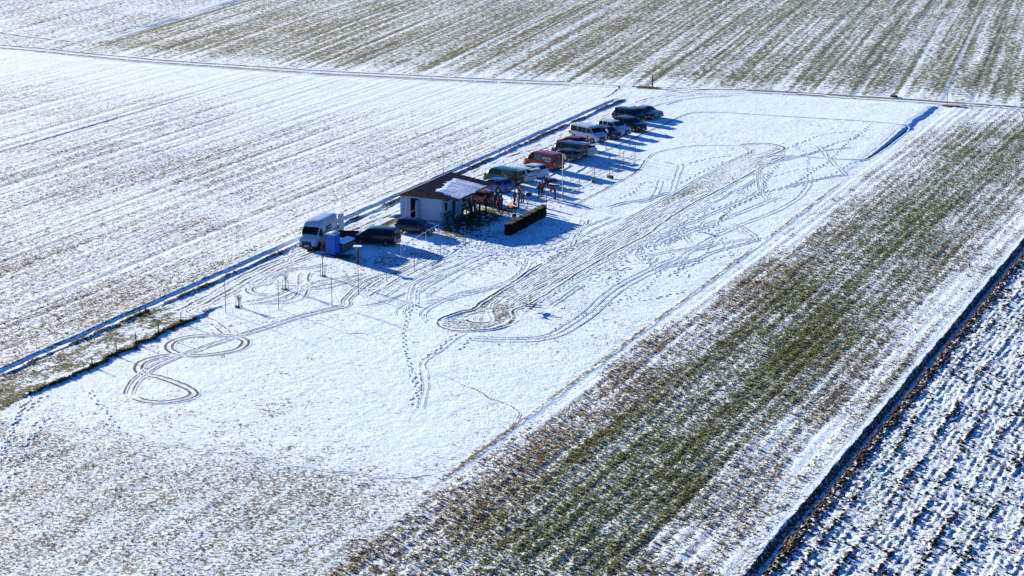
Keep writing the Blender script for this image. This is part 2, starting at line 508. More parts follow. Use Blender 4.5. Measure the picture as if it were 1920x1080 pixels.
def ribbon(line, off=0.0, half=.09, cov=.36, col=(.06, .062, .055), berm=.035, fade=0, wob=.03):
    """one wheel rut with low snow berms pressed up on either side"""
    P = np.asarray(line, float)
    if len(P) < 3: return
    _rc[0] += 1
    T = np.gradient(P, axis=0); T /= np.maximum(np.hypot(T[:, 0], T[:, 1]), 1e-6)[:, None]
    Nn = np.stack([T[:, 1], -T[:, 0]], 1)
    k = np.arange(len(P))
    j = wob * (vn(k * .35, 0 * k, 200 + _rc[0]) - .5) * 2
    P = P + Nn * (off + j)[:, None]
    prof = [(-2.6, -.012, 1.0), (-1.45, berm, .95), (-.85, .004, cov), (0, .0, cov * .9), (.85, .004, cov), (1.45, berm, .95), (2.6, -.012, 1.0)]
    lift = .012 + (_rc[0] % 7) * .0016
    base = zh(P)
    co = []; cv = []
    var = vn(k * .22, 1 + 0 * k, 300 + _rc[0])
    endf = np.clip(np.minimum(k, len(k) - 1 - k) / max(3, fade), 0, 1)
    for s, z, c in prof:
        q = P + Nn * (s * half)
        co.append(np.stack([q[:, 0], q[:, 1], base + lift + z * BERM * (.4 + .9 * var) * endf - .02 * (1 - endf)], 1))
        cc = c + (.30 * (var - .4) if c < .9 else 0) + (1 - endf) * .5
        cv.append(np.clip(cc + 0 * k, 0, 1.1))
    co = np.stack(co, 1); cv = np.stack(cv, 1)
    n, m = len(P), len(prof)
    idx = np.arange(n * m).reshape(n, m)
    q = np.stack([idx[:-1, :-1], idx[:-1, 1:], idx[1:, 1:], idx[1:, :-1]], -1).reshape(-1, 4)
    RIB.append((co.reshape(-1, 3), q, cv.ravel(), np.tile(np.array(col), (n * m, 1))))


def pair(pts, gauge=.75, **kw):
    ln = smooth(pts, .3)
    ribbon(ln, -gauge, **kw); ribbon(ln, gauge, **kw)


def flush_ribbons(name):
    co = []; q = []; cv = []; cl = []; b = 0
    for c, f, v, l in RIB:
        co.append(c); q.append(f + b); cv.append(v); cl.append(l); b += len(c)
    co = np.concatenate(co); n = len(co)
    o = np_mesh(name, co, np.concatenate(q), GM, {'cov': np.concatenate(cv), 'soil': np.concatenate(cl), 'row': np.zeros(n), 'coarse': np.zeros(n), 'lump': np.full(n, .3)})
    tag(o, kind='structure'); RIB.clear()
    return o


S3 = (0, 540, 3.0); S36 = (0, 560, 3.6); M3 = (640, 480, 3.0); L5 = (380, 460, 5.647); R3 = (1000, 160, 3.0); F3 = (1280, 0, 3.0)
# figure of eight ridden by a small vehicle
car_g = dict(gauge=.45, half=.13, cov=.30)
pair(Z([(1310, 275), (1370, 290), (1378, 315), (1330, 350), (1220, 372), (1100, 380), (1010, 372), (955, 345), (960, 310), (1030, 280), (1130, 267), (1230, 265), (1320, 272), (1368, 290)], S3), gauge=.28, half=.11, cov=.16)
pair(Z([(1030, 376), (950, 378), (870, 392), (800, 418), (778, 445), (785, 470), (820, 487), (900, 503), (980, 530), (1050, 560), (1092, 592), (1070, 612), (1000, 632), (900, 643), (810, 635), (745, 610)], S3), gauge=.30, half=.11, cov=.16)
pair(Z([(722, 608), (728, 570), (760, 520), (810, 478), (880, 432), (970, 395), (1060, 365), (1180, 322), (1310, 278), (1400, 250), (1500, 220), (1700, 155), (1920, 103)], S3)
     + Z([(1480, 655), (1520, 625), (1510, 590), (1560, 530), (1640, 455), (1760, 375), (1900, 325), (2050, 300)], L5), gauge=.33, half=.085, cov=.34)
# garden of loops in front of the white van
pair(Z([(1100, 275), (1070, 330), (1065, 420), (1050, 500), (1000, 560), (900, 590), (750, 600), (600, 590)], L5), gauge=.45, half=.1)
pair(Z([(1350, 180), (1240, 215), (1120, 238), (1000, 245), (850, 285), (740, 325), (690, 370), (630, 405), (540, 430), (490, 465), (520, 500), (620, 520), (760, 520)], L5), gauge=.3, half=.1)
pair(Z([(1660, 330), (1540, 345), (1400, 370), (1230, 395), (1110, 440), (960, 475), (800, 540), (600, 590), (400, 620)], L5), gauge=.55, half=.11)
pair(Z([(1080, 60), (980, 110), (900, 160), (905, 200)], L5), gauge=.4, half=.12)
pair(Z([(400, 300), (520, 320), (620, 345), (680, 375), (640, 410), (500, 420), (380, 440), (240, 480)], L5), gauge=.35, half=.09, cov=.42)
pair(Z([(700, 440), (900, 440), (1100, 445), (1300, 430), (1500, 380), (1650, 330), (1800, 290)], L5), gauge=.5, half=.1, cov=.42)
pair(Z([(900, 395), (1000, 405), (1100, 400)], L5), gauge=.3, half=.1, cov=.42)
for g, c in ((-.5, .40), (.6, .25), (1.2, .45)):
    ribbon(smooth([(330, 592), (370, 570), (410, 548), (440, 530), (500, 500), (560, 478), (585, 468)], .5), g, half=.17, cov=c, col=(.05, .06, .025), wob=.12)
pair(Z([(1060, 115), (1075, 140), (1110, 155), (1200, 195), (1290, 265)], S3), gauge=.35, half=.09, cov=.45)
# lane ruts up to the farm road
lane_pts = [(640, 436), (760, 385), (900, 325), (1000, 283), (1080, 248), (1140, 222), (1190, 200), (1225, 186), (1270, 176), (1330, 171.5), (1420, 173)]
for g, c in ((-.9, .18), (-.4, .5), (.75, .20), (1.3, .5)):
    ribbon(smooth(lane_pts, .6), g, half=.26, cov=c, col=(.060, .045, .036), wob=.10, berm=.03)
lane2 = [(980, 312), (1060, 277), (1120, 244), (1170, 216), (1215, 198), (1260, 187), (1310, 180), (1400, 176)]
for g in (-.8, .8):
    ribbon(smooth(lane2, .6), g, half=.15, cov=.38, col=(.08, .07, .065), wob=.08)
ribbon(smooth([(1245, 199), (1270, 190), (1300, 184), (1330, 181), (1380, 181)], .6), half=.14, cov=.2, col=(.03, .03, .035))
ribbon(smooth([(1180, 200), (1230, 180), (1262, 171), (1300, 167)], .6), half=.12, cov=.3, col=(.05, .05, .06))
# gravel of the farm road to the right of the junction
for g, h_ in ((-.75, .60), (.75, .50), (0, .12), (1.6, .14)):
    ribbon(smooth([(1290, 170), (1350, 169.5), (1420, 171.5), (1500, 175.5), (1600, 182), (1700, 188), (1800, 195), (1930, 203.5), (2100, 214)], .8), g, half=h_, cov=.02 if abs(g) == .75 else .35, col=(.12, .115, .125), wob=.05, berm=.02)
for g, c in ((-.95, .08), (.95, .0), (-.2, .5), (1.6, .30)):
    ribbon(smooth([(-40, 84), (60, 92), (160, 102), (300, 115), (450, 125), (600, 135), (760, 143), (900, 150), (1000, 154), (1080, 157)], .8), g * 1.3, half={.0: .50, .08: .36}.get(c, .2), cov=c, col=(.04, .032, .03), wob=.10, berm=.03)
ribbon(smooth([(-40, 55), (0, 62), (60, 70), (145, 80)], .6), half=.35, cov=.15, col=(.03, .03, .03), wob=.2)
ribbon(smooth([(1040, 153), (1110, 157), (1150, 160), (1160, 163), (1156, 170), (1145, 178), (1125, 186)], .4), half=.16, cov=.2, col=(.06, .04, .03), wob=.15)
# perimeter track of the meadow
ribbon(smooth(Z([(490, 800), (600, 722), (720, 652), (800, 608), (940, 540), (1120, 440), (1250, 370), (1440, 268)], (1020, 300, 9.0)) + [(1196, 319), (1206, 306), (1212, 298)], .4), half=.11, cov=.30, col=(.04, .045, .025), wob=.07)
peri = [(1118, 290), (1140, 281), (1161, 271.5), (1188, 259.5), (1213, 247), (1235, 238.5), (1252, 230), (1264, 224), (1282, 215.5), (1303, 211), (1345, 210.5), (1400, 214), (1500, 221), (1600, 229), (1640, 232), (1680, 236.5),
     (1701, 241), (1690, 254), (1664, 274), (1640, 290), (1622, 299), (1595, 300.5), (1540, 297.5), (1500, 294), (1455, 292.5), (1432, 298)]
ribbon(smooth(peri, .45), half=.13, cov=.22, col=(.04, .045, .025), wob=.07)
ribbon(smooth(Z([(1215, 735), (1150, 790), (1060, 860), (1010, 893), (960, 893)], F3), .4), half=.16, cov=.62, col=(.05, .055, .04), berm=.09)
# edges of the airstrip: pushed-up snow on the left, bare turf on the right
so_r = smooth(Z([(660, 790), (645, 760), (640, 725), (770, 677), (900, 608), (1000, 542), (1090, 482), (1170, 427), (1330, 332), (1480, 247), (1620, 172)], A45)
              + Z([(640, 842), (700, 792), (800, 724), (900, 664), (1000, 612), (1100, 562), (1200, 508), (1300, 452), (1380, 420), (1440, 392)], A3), .35)
ribbon(so_r, half=.12, cov=.20, col=(.055, .050, .022), wob=.06, berm=.03)
so_l = smooth(Z([(640, 842), (560, 862), (450, 892), (330, 902), (200, 905), (90, 892), (22, 868), (3, 835), (30, 800), (100, 775), (210, 740), (290, 725), (360, 670), (430, 625),
                 (530, 565), (620, 505), (720, 440), (800, 385), (910, 320)], A45), .35)
ribbon(so_l, half=.13, cov=.30, col=(.05, .05, .03), wob=.05, berm=.12)
ribbon(smooth(Z([(660, 795), (640, 822), (560, 862), (450, 892), (330, 903), (200, 906), (90, 893), (20, 868), (1, 835), (30, 799), (100, 774), (180, 752)], A45), .3), .12, half=.2, cov=.10, col=(.035, .042, .018), wob=.12, berm=.04)
ribbon(smooth(Z([(240, 797), (265, 775), (330, 755), (400, 740), (436, 742), (450, 775), (455, 805), (425, 832), (350, 836), (280, 828), (240, 797)], A45), .3), 0, half=.14, cov=.16, col=(.035, .042, .018), wob=.1, berm=.04)
ribbon(smooth(Z([(500, 765), (640, 687), (760, 622), (860, 562), (1000, 486), (1100, 430), (1190, 390), (1212, 376), (1175, 352), (1100, 340), (960, 340), (850, 346), (740, 366), (670, 388), (636, 416)], A3), .35), half=.11, cov=.45, berm=.07)
ribbon(smooth(Z([(1150, 342), (1200, 331), (1280, 328), (1350, 335), (1412, 355), (1385, 375), (1310, 400), (1262, 407), (1245, 396)], A3), .35), half=.13, cov=.15, col=(.05, .05, .02))
ribbon(smooth(Z([(100, 790), (40, 812), (30, 835), (60, 860), (150, 872), (250, 868), (400, 860), (500, 820)], A45), .35), half=.10, cov=.35)
ribbon(smooth(Z([(430, 720), (440, 760), (458, 795), (452, 825), (380, 838)], A45), .3), half=.12, cov=.55, berm=.07)
ribbon(smooth(Z([(440, 700), (470, 670), (540, 620)], A45), .3), half=.10, cov=.3)
for a in ([(300, 830), (310, 790), (325, 765)], [(345, 832), (365, 790), (390, 760)]):
    ribbon(smooth(Z(a, A45), .3), half=.05, cov=.4)
for k in range(9):                                    # mowing and rolling marks along the strip
    w0 = -74.3 + k * .62; u0 = 163 + 9 * rnd.random(); u1 = 205 + 25 * rnd.random()
    uu = np.arange(u0, u1, .5)
    ribbon(np.stack([uu * U[0] + (w0 + .03 * (uu - 160)) * W[0], uu * U[1] + (w0 + .03 * (uu - 160)) * W[1]], 1), half=.10, cov=.47, wob=.15, berm=.015)
# single and paired runs of wheels over the snow
thin = dict(half=.045, cov=.44, berm=.034)
pair(Z([(400, 262), (400, 215), (408, 180), (440, 148), (500, 118), (580, 85), (650, 58), (740, 15), (800, -10), (870, -40)], M3), gauge=.38, half=.09, cov=.5, berm=.05)
pair(Z([(90, 283), (200, 270), (320, 230), (400, 195), (480, 165), (560, 120), (700, 50)], M3), gauge=.25, half=.07, cov=.5, berm=.04)
pair(Z([(440, 262), (560, 248), (700, 213), (840, 178), (950, 143), (1012, 100), (1048, 50), (1058, 5)], M3), gauge=.35, half=.09, cov=.5, berm=.05)
pair(Z([(460, 352), (455, 330), (480, 300), (540, 265), (640, 220), (760, 190), (900, 160)], M3), gauge=.25, half=.05, cov=.52)
pair(Z([(335, 350), (325, 318), (345, 290), (400, 262)], M3), gauge=.35, half=.06, cov=.5)
for a in ([(418, 872), (432, 830), (448, 780), (452, 710), (443, 650), (440, 608), (470, 572), (560, 510), (640, 440), (690, 425)],
          [(456, 872), (470, 820), (480, 770), (492, 715), (482, 650), (474, 602), (530, 555), (600, 505), (650, 465), (715, 425)]):
    ribbon(smooth(Z(a, M3), .25), half=.045, cov=.46, berm=.02)
for o_ in (-.5, .1, .8):
    ribbon(smooth(Z([(700, 455), (790, 462), (950, 468), (1100, 463), (1200, 438), (1300, 380), (1390, 315), (1460, 250), (1520, 198), (1600, 148), (1700, 98), (1800, 50), (1900, 0)], M3)
                  + Z([(700, 900), (830, 830), (1000, 780)], A3), .35), o_, **thin)
pair(Z([(1165, 290), (1240, 240), (1310, 190), (1342, 165), (1335, 150)], M3), gauge=.22, **thin)
pair(Z([(1550, 500), (1552, 550), (1520, 600), (1480, 640), (1380, 700), (1250, 752), (1150, 792), (1000, 860), (900, 920), (800, 990), (700, 1050)], A3), gauge=.28, **thin)
pair(Z([(1290, 490), (1280, 520), (1220, 550), (1150, 585)], A3), gauge=.2, **thin)
pair(Z([(1020, 870), (1010, 895), (960, 915), (900, 925), (840, 950)], A3), gauge=.3, **thin)
pair(Z([(680, 960), (672, 985), (640, 998), (600, 970), (590, 930)], A3), gauge=.28, half=.06, cov=.35)
pair(Z([(832, 450), (810, 500), (790, 560), (778, 600)], A3), gauge=.3, **thin)
pair(Z([(715, 530), (700, 580), (680, 620), (640, 650), (560, 665)], A3), gauge=.3, **thin)
pair(Z([(400, 690), (520, 660), (640, 640), (740, 610), (800, 600)], A3), gauge=.3, **thin)
pair(Z([(750, 890), (850, 840), (980, 780), (1100, 740), (1250, 680), (1400, 620)], A3), gauge=.3, **thin)
pair(Z([(540, 940), (600, 900), (680, 850), (760, 800), (860, 750), (900, 700)], A3), gauge=.3, half=.06, cov=.36)
pair(Z([(800, 800), (850, 850), (890, 895)], A3), gauge=.25, half=.06, cov=.3)
pair(Z([(1340, 430), (1370, 415), (1440, 405), (1500, 410)], A3), gauge=.3, **thin)
ribbon(smooth(Z([(640, 680), (700, 800), (680, 720), (1040, 700), (1090, 720), (1170, 725)], A3)[3:], .3), half=.12, cov=.3)
ribbon(smooth(Z([(1040, 765), (1060, 745), (1090, 720), (1105, 712)], A3), .3), half=.2, cov=.25)
# faint mower and drill lines over the lower meadow
ribbon(smooth([(60, 792), (150, 806), (300, 832), (500, 862), (640, 884), (700, 892), (760, 893), (850, 884)], .6), half=.09, cov=.50, col=BROWN, wob=.3)
ribbon(smooth(Z([(500, 640), (640, 700), (780, 770), (880, 820), (960, 850), (1000, 880), (990, 940)], M3), .4), half=.06, cov=.42, col=BROWN, wob=.12)
ribbon(smooth(Z([(0, 270), (140, 330), (300, 390), (420, 460)], M3), .4), half=.05, cov=.6)
ribbon(smooth(Z([(0, 440), (150, 440), (330, 560)], M3), .4), half=.04, cov=.6)
# arc beside the hedge and over the trampled ground
pair(Z([(1700, 990), (1850, 640), (1895, 600)], (860, 340, 8.0)), gauge=.2, half=.07, cov=.3)
pair([(868, 462), (905, 462), (950, 470), (1000, 462), (1040, 447), (1075, 432), (1094, 420), (1096, 410)], gauge=.4, half=.10, cov=.34)
pair([(905, 478), (950, 462), (1010, 468), (1060, 452), (1110, 425), (1160, 405)], gauge=.6, half=.09, cov=.42)
pair([(780, 560), (820, 535), (880, 500), (930, 480), (985, 490), (990, 500)], gauge=.6, half=.07, cov=.45)
pair([(700, 560), (740, 535), (800, 500), (860, 480), (905, 468)], gauge=.7, half=.10, cov=.42)
pair([(700, 545), (745, 515), (800, 490), (848, 475)], gauge=.6, half=.12, cov=.33)
for a in range(7):                                    # circling marks in the shade before the dark minivan
    r0 = 12 + a * 7
    ribbon(smooth([(716 + r0 * 1.15, 470 + a * .5), (706 - r0 * .1, 480 + a), (694 - a, 500 + a), (700 - a * .5, 518)], .3), half=.05, cov=.5)
pair([(742, 520), (770, 505), (800, 488), (830, 470)], gauge=.5, half=.09, cov=.36)
for k in range(6):                                    # parking manoeuvres between lane and cars
    u0 = 207 + k * 8.3 + rnd.uniform(-1, 1)
    a = UW(u0 + 3.5, -98.2); b_ = UW(u0 + 1.2, -94); c_ = UW(u0 - 1.5, -88.5)
    t = np.linspace(0, 1, 40)[:, None]
    P = (1 - t) ** 2 * a + 2 * t * (1 - t) * b_ + t ** 2 * c_
    for g in (-.72, .72): ribbon(P, g, half=.09, cov=.5)
for k in range(4):
    w0 = -86.8 + k * .9
    uu = np.arange(203, 232, .5)
    ribbon(np.stack([uu * U[0] + (w0 + .02 * (uu - 203)) * W[0], uu * U[1] + (w0 + .02 * (uu - 203)) * W[1]], 1), half=.08, cov=.46, wob=.1)
sA = UW(0, 0); s0_ = float(G(200, 76) @ V2p); ts = np.arange(float(G(200, 76) @ V2), 470, 1.0)
ribbon(V2[None] * ts[:, None] + V2p[None] * (s0_ - .6), half=.22, cov=.85, col=(.03, .03, .03), berm=.22, wob=.2)
ribbon(V2[None] * ts[:, None] + V2p[None] * (s0_ + .2), half=.16, cov=.25, col=(.05, .05, .03), berm=.05, wob=.15)
flush_ribbons('tyre_tracks')

# footprints: shallow dents with a pushed-up rim
FP = []


def foot(x, y, a, s=1.0, cov=.42):
    FP.append((x, y, a, s, cov))


def trail(pts, spread=.12, stride=.62, cov=.42, s=1.0):
    ln = smooth(pts, .1)
    d = 0; side = 1; last = ln[0]
    for i in range(1, len(ln)):
        d += float(np.hypot(*(ln[i] - ln[i - 1])))
        if d > stride:
            t = ln[i] - last; last = ln[i]; a = math.atan2(t[1], t[0]); n = np.array([-math.sin(a), math.cos(a)])
            p = ln[i] + n * side * spread + np.array([rnd.gauss(0, .05), rnd.gauss(0, .05)])
            foot(p[0], p[1], a + rnd.gauss(0, .15), s * rnd.uniform(.85, 1.15), cov)
            side = -side; d = 0


T3 = lambda p, **k: trail(Z(p, A3), **k)
T3([(1900, 220), (1850, 270), (1790, 310), (1720, 370), (1660, 430), (1600, 465), (1530, 515), (1450, 555), (1380, 580), (1280, 605), (1180, 622)], cov=.3)
T3([(1370, 450), (1320, 500), (1290, 560), (1270, 600), (1220, 640), (1130, 680), (1090, 720), (1060, 760), (1000, 800)], cov=.22, s=1.15)
T3([(1380, 440), (1335, 490), (1300, 550), (1282, 598), (1235, 635), (1140, 675)], cov=.25)
T3([(1900, 415), (1790, 440), (1700, 490), (1620, 520), (1550, 550), (1450, 572), (1300, 600)], cov=.36)
T3([(1860, 290), (1740, 318), (1640, 352), (1560, 385), (1500, 400)], cov=.2, s=1.1)
T3([(1860, 268), (1750, 268), (1600, 288), (1500, 330), (1420, 360)], cov=.45)
T3([(1040, 850), (1075, 900), (1105, 950), (1140, 1000)], cov=.3)
T3([(700, 845), (735, 895), (775, 950)], cov=.25)
T3([(600, 895), (620, 955), (660, 1005), (692, 1055)], cov=.25)
T3([(820, 980), (845, 1040), (880, 1085)], cov=.3)
T3([(415, 960), (440, 1005), (470, 1075)], cov=.35)
T3([(880, 735), (930, 770), (960, 800)], cov=.3)
T3([(1180, 632), (1040, 685), (960, 705), (880, 722)], cov=.42)
T3([(1240, 360), (1160, 410), (1060, 435), (980, 470), (900, 510), (820, 550)], cov=.42)
T3([(1120, 395), (1000, 410), (900, 432), (800, 460)], cov=.45)
T3([(700, 550), (620, 545), (560, 600), (480, 640)], cov=.42)
T3([(1060, 800), (1000, 880), (940, 985), (830, 1030), (790, 1075)], cov=.36)
T3([(940, 985), (860, 1000), (790, 1050), (740, 1080)], cov=.3)
T3([(860, 800), (760, 870), (680, 900), (560, 930)], cov=.3)
for p in ([(390, 250), (372, 350), (352, 420), (358, 540), (378, 620), (398, 690), (428, 745), (425, 800), (350, 812)],
          [(420, 255), (440, 320), (490, 380)], [(640, 430), (590, 480), (520, 540), (450, 585)], [(425, 650), (440, 720), (420, 790), (415, 850)],
          [(370, 560), (395, 640), (410, 720), (440, 760)], [(1420, 80), (1450, 120), (1490, 155), (1520, 165), (1555, 140), (1530, 60), (1500, 0)],
          [(1580, 200), (1620, 235), (1680, 250), (1760, 240), (1850, 215), (1920, 205)], [(1690, 0), (1730, 50), (1770, 100), (1780, 120)],
          [(1330, 110), (1260, 165), (1180, 225), (1090, 270), (1000, 295)], [(725, 450), (690, 500), (670, 530)]):
    trail(Z(p, M3), cov=.34)
for p in ([(320, 790), (270, 880), (210, 940), (140, 1000)], [(220, 700), (195, 650), (260, 600)], [(90, 880), (50, 950), (10, 1040)], [(300, 800), (250, 840), (200, 860)],
          [(600, 600), (630, 680), (700, 740), (750, 820), (800, 900)], [(190, 680), (140, 760), (80, 890)], [(160, 690), (120, 800), (60, 900)], [(330, 640), (240, 700), (180, 760)]):
    trail(Z(p, S36), cov=.3)
for p in ([(180, 180), (120, 300), (60, 380), (0, 480)], [(250, 60), (160, 150)], [(100, 60), (40, 160), (0, 260)]):
    trail(Z(p, (0, 800, 3.84)), cov=.3)
r2 = random.Random(21)
for k in range(13):                                   # more wandering people and small wheels beside the airstrip
    u0, w0 = r2.uniform(172, 228), r2.uniform(-68.5, -61); a = r2.choice((0, 0, math.pi)) + r2.uniform(-.5, .5); P = []
    for i in range(r2.randint(30, 90)):
        P.append(UW(u0, w0)); u0 += math.cos(a) * .35; w0 += math.sin(a) * .35; a += r2.gauss(0, .05)
        if not -69 < w0 < -58.5: a = -a
    P = np.array(P)
    if k % 2:
        RIB_K = dict(half=r2.uniform(.035, .06), cov=r2.uniform(.3, .5), berm=.03)
        for g in (-.24, .24): ribbon(P, g, **RIB_K)
    else:
        side = 1
        for i in range(1, len(P) - 1, 2):
            t_ = P[i + 1] - P[i - 1]; an = math.atan2(t_[1], t_[0]); foot(P[i][0] - math.sin(an) * .11 * side, P[i][1] + math.cos(an) * .11 * side, an, r2.uniform(.6, .85), r2.uniform(.25, .5)); side = -side
flush_ribbons('wheel_marks')
for k in range(1500):                                 # trampled places, mostly before the hut and below the hedge
    r = rnd.random()
    if r < .50: u0 = rnd.gauss(184.5, 3.0); w0 = rnd.gauss(-81, 3.2)
    elif r < .72: u0 = rnd.gauss(203, 6.5); w0 = rnd.gauss(-86.5, 1.6)
    elif r < .80: u0 = rnd.gauss(225, 9); w0 = rnd.gauss(-86.5, 1.3)
    elif r < .92: u0 = rnd.gauss(188, 9); w0 = -69 + rnd.gauss(.8, .9) ** 1
    else: u0 = rnd.gauss(180, 5); w0 = rnd.gauss(-88, 2.2)
    p = UW(u0, w0); foot(p[0], p[1], rnd.uniform(0, 6.28), rnd.uniform(.8, 1.2), rnd.uniform(.2, .5))


def build_feet():
    F = np.array(FP); n = len(F)
    k = 8; a = np.arange(k) / k * 2 * np.pi
    rings = [(1.7, 1.9, -.008), (1.2, 1.3, .011), (.85, .8, .006), (.35, .3, .004)]
    co = []; cv = []
    base = zh(F[:, :2]) + .022 + (np.arange(n) % 9) * .0012
    for rx, ry, z in rings:
        lx = .15 * rx * np.cos(a)[None, :] * F[:, 3:4]; ly = .065 * ry * np.sin(a)[None, :] * F[:, 3:4]
        ca, sa = np.cos(F[:, 2:3]), np.sin(F[:, 2:3])
        co.append(np.stack([F[:, 0:1] + lx * ca - ly * sa, F[:, 1:2] + lx * sa + ly * ca, np.broadcast_to(base[:, None] + z, lx.shape)], -1))
        cv.append(np.broadcast_to(np.full((n, 1), 1.0) if z > .01 or z < 0 else F[:, 4:5] + .10, lx.shape))
    co = np.stack(co, 1); cv = np.stack(cv, 1)       # n, ring, k
    R_ = len(rings); idx = np.arange(n * R_ * k).reshape(n, R_, k)
    nx = np.roll(idx, -1, axis=2)
    q = np.stack([idx[:, :-1], nx[:, :-1], nx[:, 1:], idx[:, 1:]], -1).reshape(-1, 4)
    cap = np.stack([idx[:, -1, 0], idx[:, -1, 1], idx[:, -1, 4], idx[:, -1, 7]], -1)
    cap2 = np.stack([idx[:, -1, 1], idx[:, -1, 2], idx[:, -1, 3], idx[:, -1, 4]], -1)
    cap3 = np.stack([idx[:, -1, 4], idx[:, -1, 5], idx[:, -1, 6], idx[:, -1, 7]], -1)
    q = np.concatenate([q, cap, cap2, cap3])
    m = co.reshape(-1, 3); N = len(m)
    o = np_mesh('footprints', m, q, GM, {'cov': cv.ravel(), 'soil': np.tile((.045, .047, .04), (N, 1)), 'row': np.zeros(N), 'lump': np.full(N, .2)})
    tag(o, 'trails of footprints pressed into the snow of the meadow', 'footprints', kind='stuff')


build_feet()


# ---------------------------------------------------------------- clods, tufts
def plain_attr_material(name, rough=.9, thin_leaf=False):
    m, t, p = principled(name)
    a = t.nodes.new('ShaderNodeAttribute'); a.attribute_name = 'soil'
    t.links.new(a.outputs['Color'], p.inputs['Base Color'])
    p.inputs['Roughness'].default_value = rough; p.inputs['Specular IOR Level'].default_value = .15
    if thin_leaf:
        tr = t.nodes.new('ShaderNodeBsdfTranslucent'); t.links.new(a.outputs['Color'], tr.inputs['Color'])
        ad = t.nodes.new('ShaderNodeMixShader'); ad.inputs[0].default_value = .5
        t.links.new(p.outputs[0], ad.inputs[1]); t.links.new(tr.outputs[0], ad.inputs[2])
        t.links.new(ad.outputs[0], t.nodes['Material Output'].inputs['Surface'])
    return m


TM = plain_attr_material('grass tufts', thin_leaf=True); CM = plain_attr_material('plough clods')


def tufts(name, u, w, size, col, label, cat='grass', tall=1.0):
    n = len(u); rs = np.random.RandomState(len(name) + n)
    x = u * U[0] + w * W[0]; y = u * U[1] + w * W[1]; z = height(u, w)
    B = 3
    a = rs.rand(n, B) * 6.283; s = size[:, None] * (.7 + .6 * rs.rand(n, B)); lean = .5 * s * (rs.rand(n, B) - .1)
    cx = x[:, None] + (rs.rand(n, B) - .5) * size[:, None]; cy = y[:, None] + (rs.rand(n, B) - .5) * size[:, None]
    ca, sa = np.cos(a), np.sin(a)
    zz = np.broadcast_to(z[:, None], s.shape)
    v0 = np.stack([cx - ca * s * .5, cy - sa * s * .5, zz - .03], -1)
    v1 = np.stack([cx + ca * s * .5, cy + sa * s * .5, zz - .03], -1)
    v2 = np.stack([cx - sa * lean, cy + ca * lean, zz + s * .62 * tall * (.6 + .6 * rs.rand(n, B))], -1)
    co = np.stack([v0, v1, v2], 2).reshape(-1, 3)
    f = np.arange(len(co)).reshape(-1, 3)
    c = np.repeat(col, B * 3, axis=0) * (.55 + .9 * np.repeat(rs.rand(n * B), 3))[:, None]
    o = np_mesh(name, co, f, TM, {'soil': c}, smooth_=False)
    return tag(o, label, cat, kind='stuff')


rs = np.random.RandomState(3)


def sample(n, u0, u1, w0, w1, dens):
    u = rs.uniform(u0, u1, n); w = rs.uniform(w0, w1, n)
    k = rs.rand(n) < dens(u, w)
    return u[k], w[k]


# young corn in the winter crop
def d_crop(u, w):
    c, _ = cover(u, w)
    return np.clip((.62 - c) * 2.0, 0, 1) * (1 - .75 * ss(140, 270, u))
u, w = sample(330000, 96, 285, -57.2, -34.3, d_crop)
band = np.exp(-((w + 45.5) / 6.6) ** 4)[:, None]
col = np.array((.17, .13, .065)) * (1 - band) + np.array((.105, .128, .042)) * band
tufts('crop_tufts', u, w, rs.uniform(.08, .19, len(u)), col, 'green and straw coloured shoots of the winter crop poking through the snow')
# meadow, headland and margins
def d_mead(u, w):
    c, _ = cover(u, w)
    return np.clip((.66 - c) * 1.3, 0.003, 1) * (1 - .7 * ss(160, 280, u))
u, w = sample(300000, 94, 270, -99.4, -57.4, d_mead)
g = (.5 + .5 * (w < -94.7))[:, None]
tufts('meadow_tufts', u, w, rs.uniform(.05, .11, len(u)), np.array((.05, .036, .022)) * (1.5 - g) + np.array((.06, .065, .02)) * (g - .5), 'withered grass tufts showing through the thin snow of the meadow')
u = rs.uniform(120, 268, 9000); w = -99.95 + rs.normal(0, .13, len(u)) - .45 * (fbm(u * .8, -50 + 0 * u, 11, 4) - .5)
k = vn(u * .5, 3, 76) > .25 + rs.rand(len(u)) * .7; u, w = u[k], w[k]
tufts('verge_grass', u, w, rs.uniform(.08, .18, len(u)), np.tile((.12, .088, .040), (len(u), 1)), 'dry yellowish grass along the ridge between stubble field and lane')
u = rs.uniform(125, 148.5, 900); w = -95.0 + rs.normal(0, .08, len(u)) - 1.1 * (fbm(u * .7, -95 * .4 + 0 * u, 14, 4) - .5)
tufts('bank_grass', u, w, rs.uniform(.08, .20, len(u)), np.tile((.075, .062, .032), (len(u), 1)), 'rough dead grass hanging over the edge of the lane bank')
# stubble
def d_st(u, w):
    c, _ = cover(u, w)
    return np.clip((.60 - c) * 2.0 + .02, 0, 1)
u, w = sample(130000, 125, 215, -150, -101.3, d_st)
tufts('stubble', u, w, rs.uniform(.06, .13, len(u)), np.tile((.075, .050, .042), (len(u), 1)), 'short brown stubble showing in rows through the snow', 'stubble')


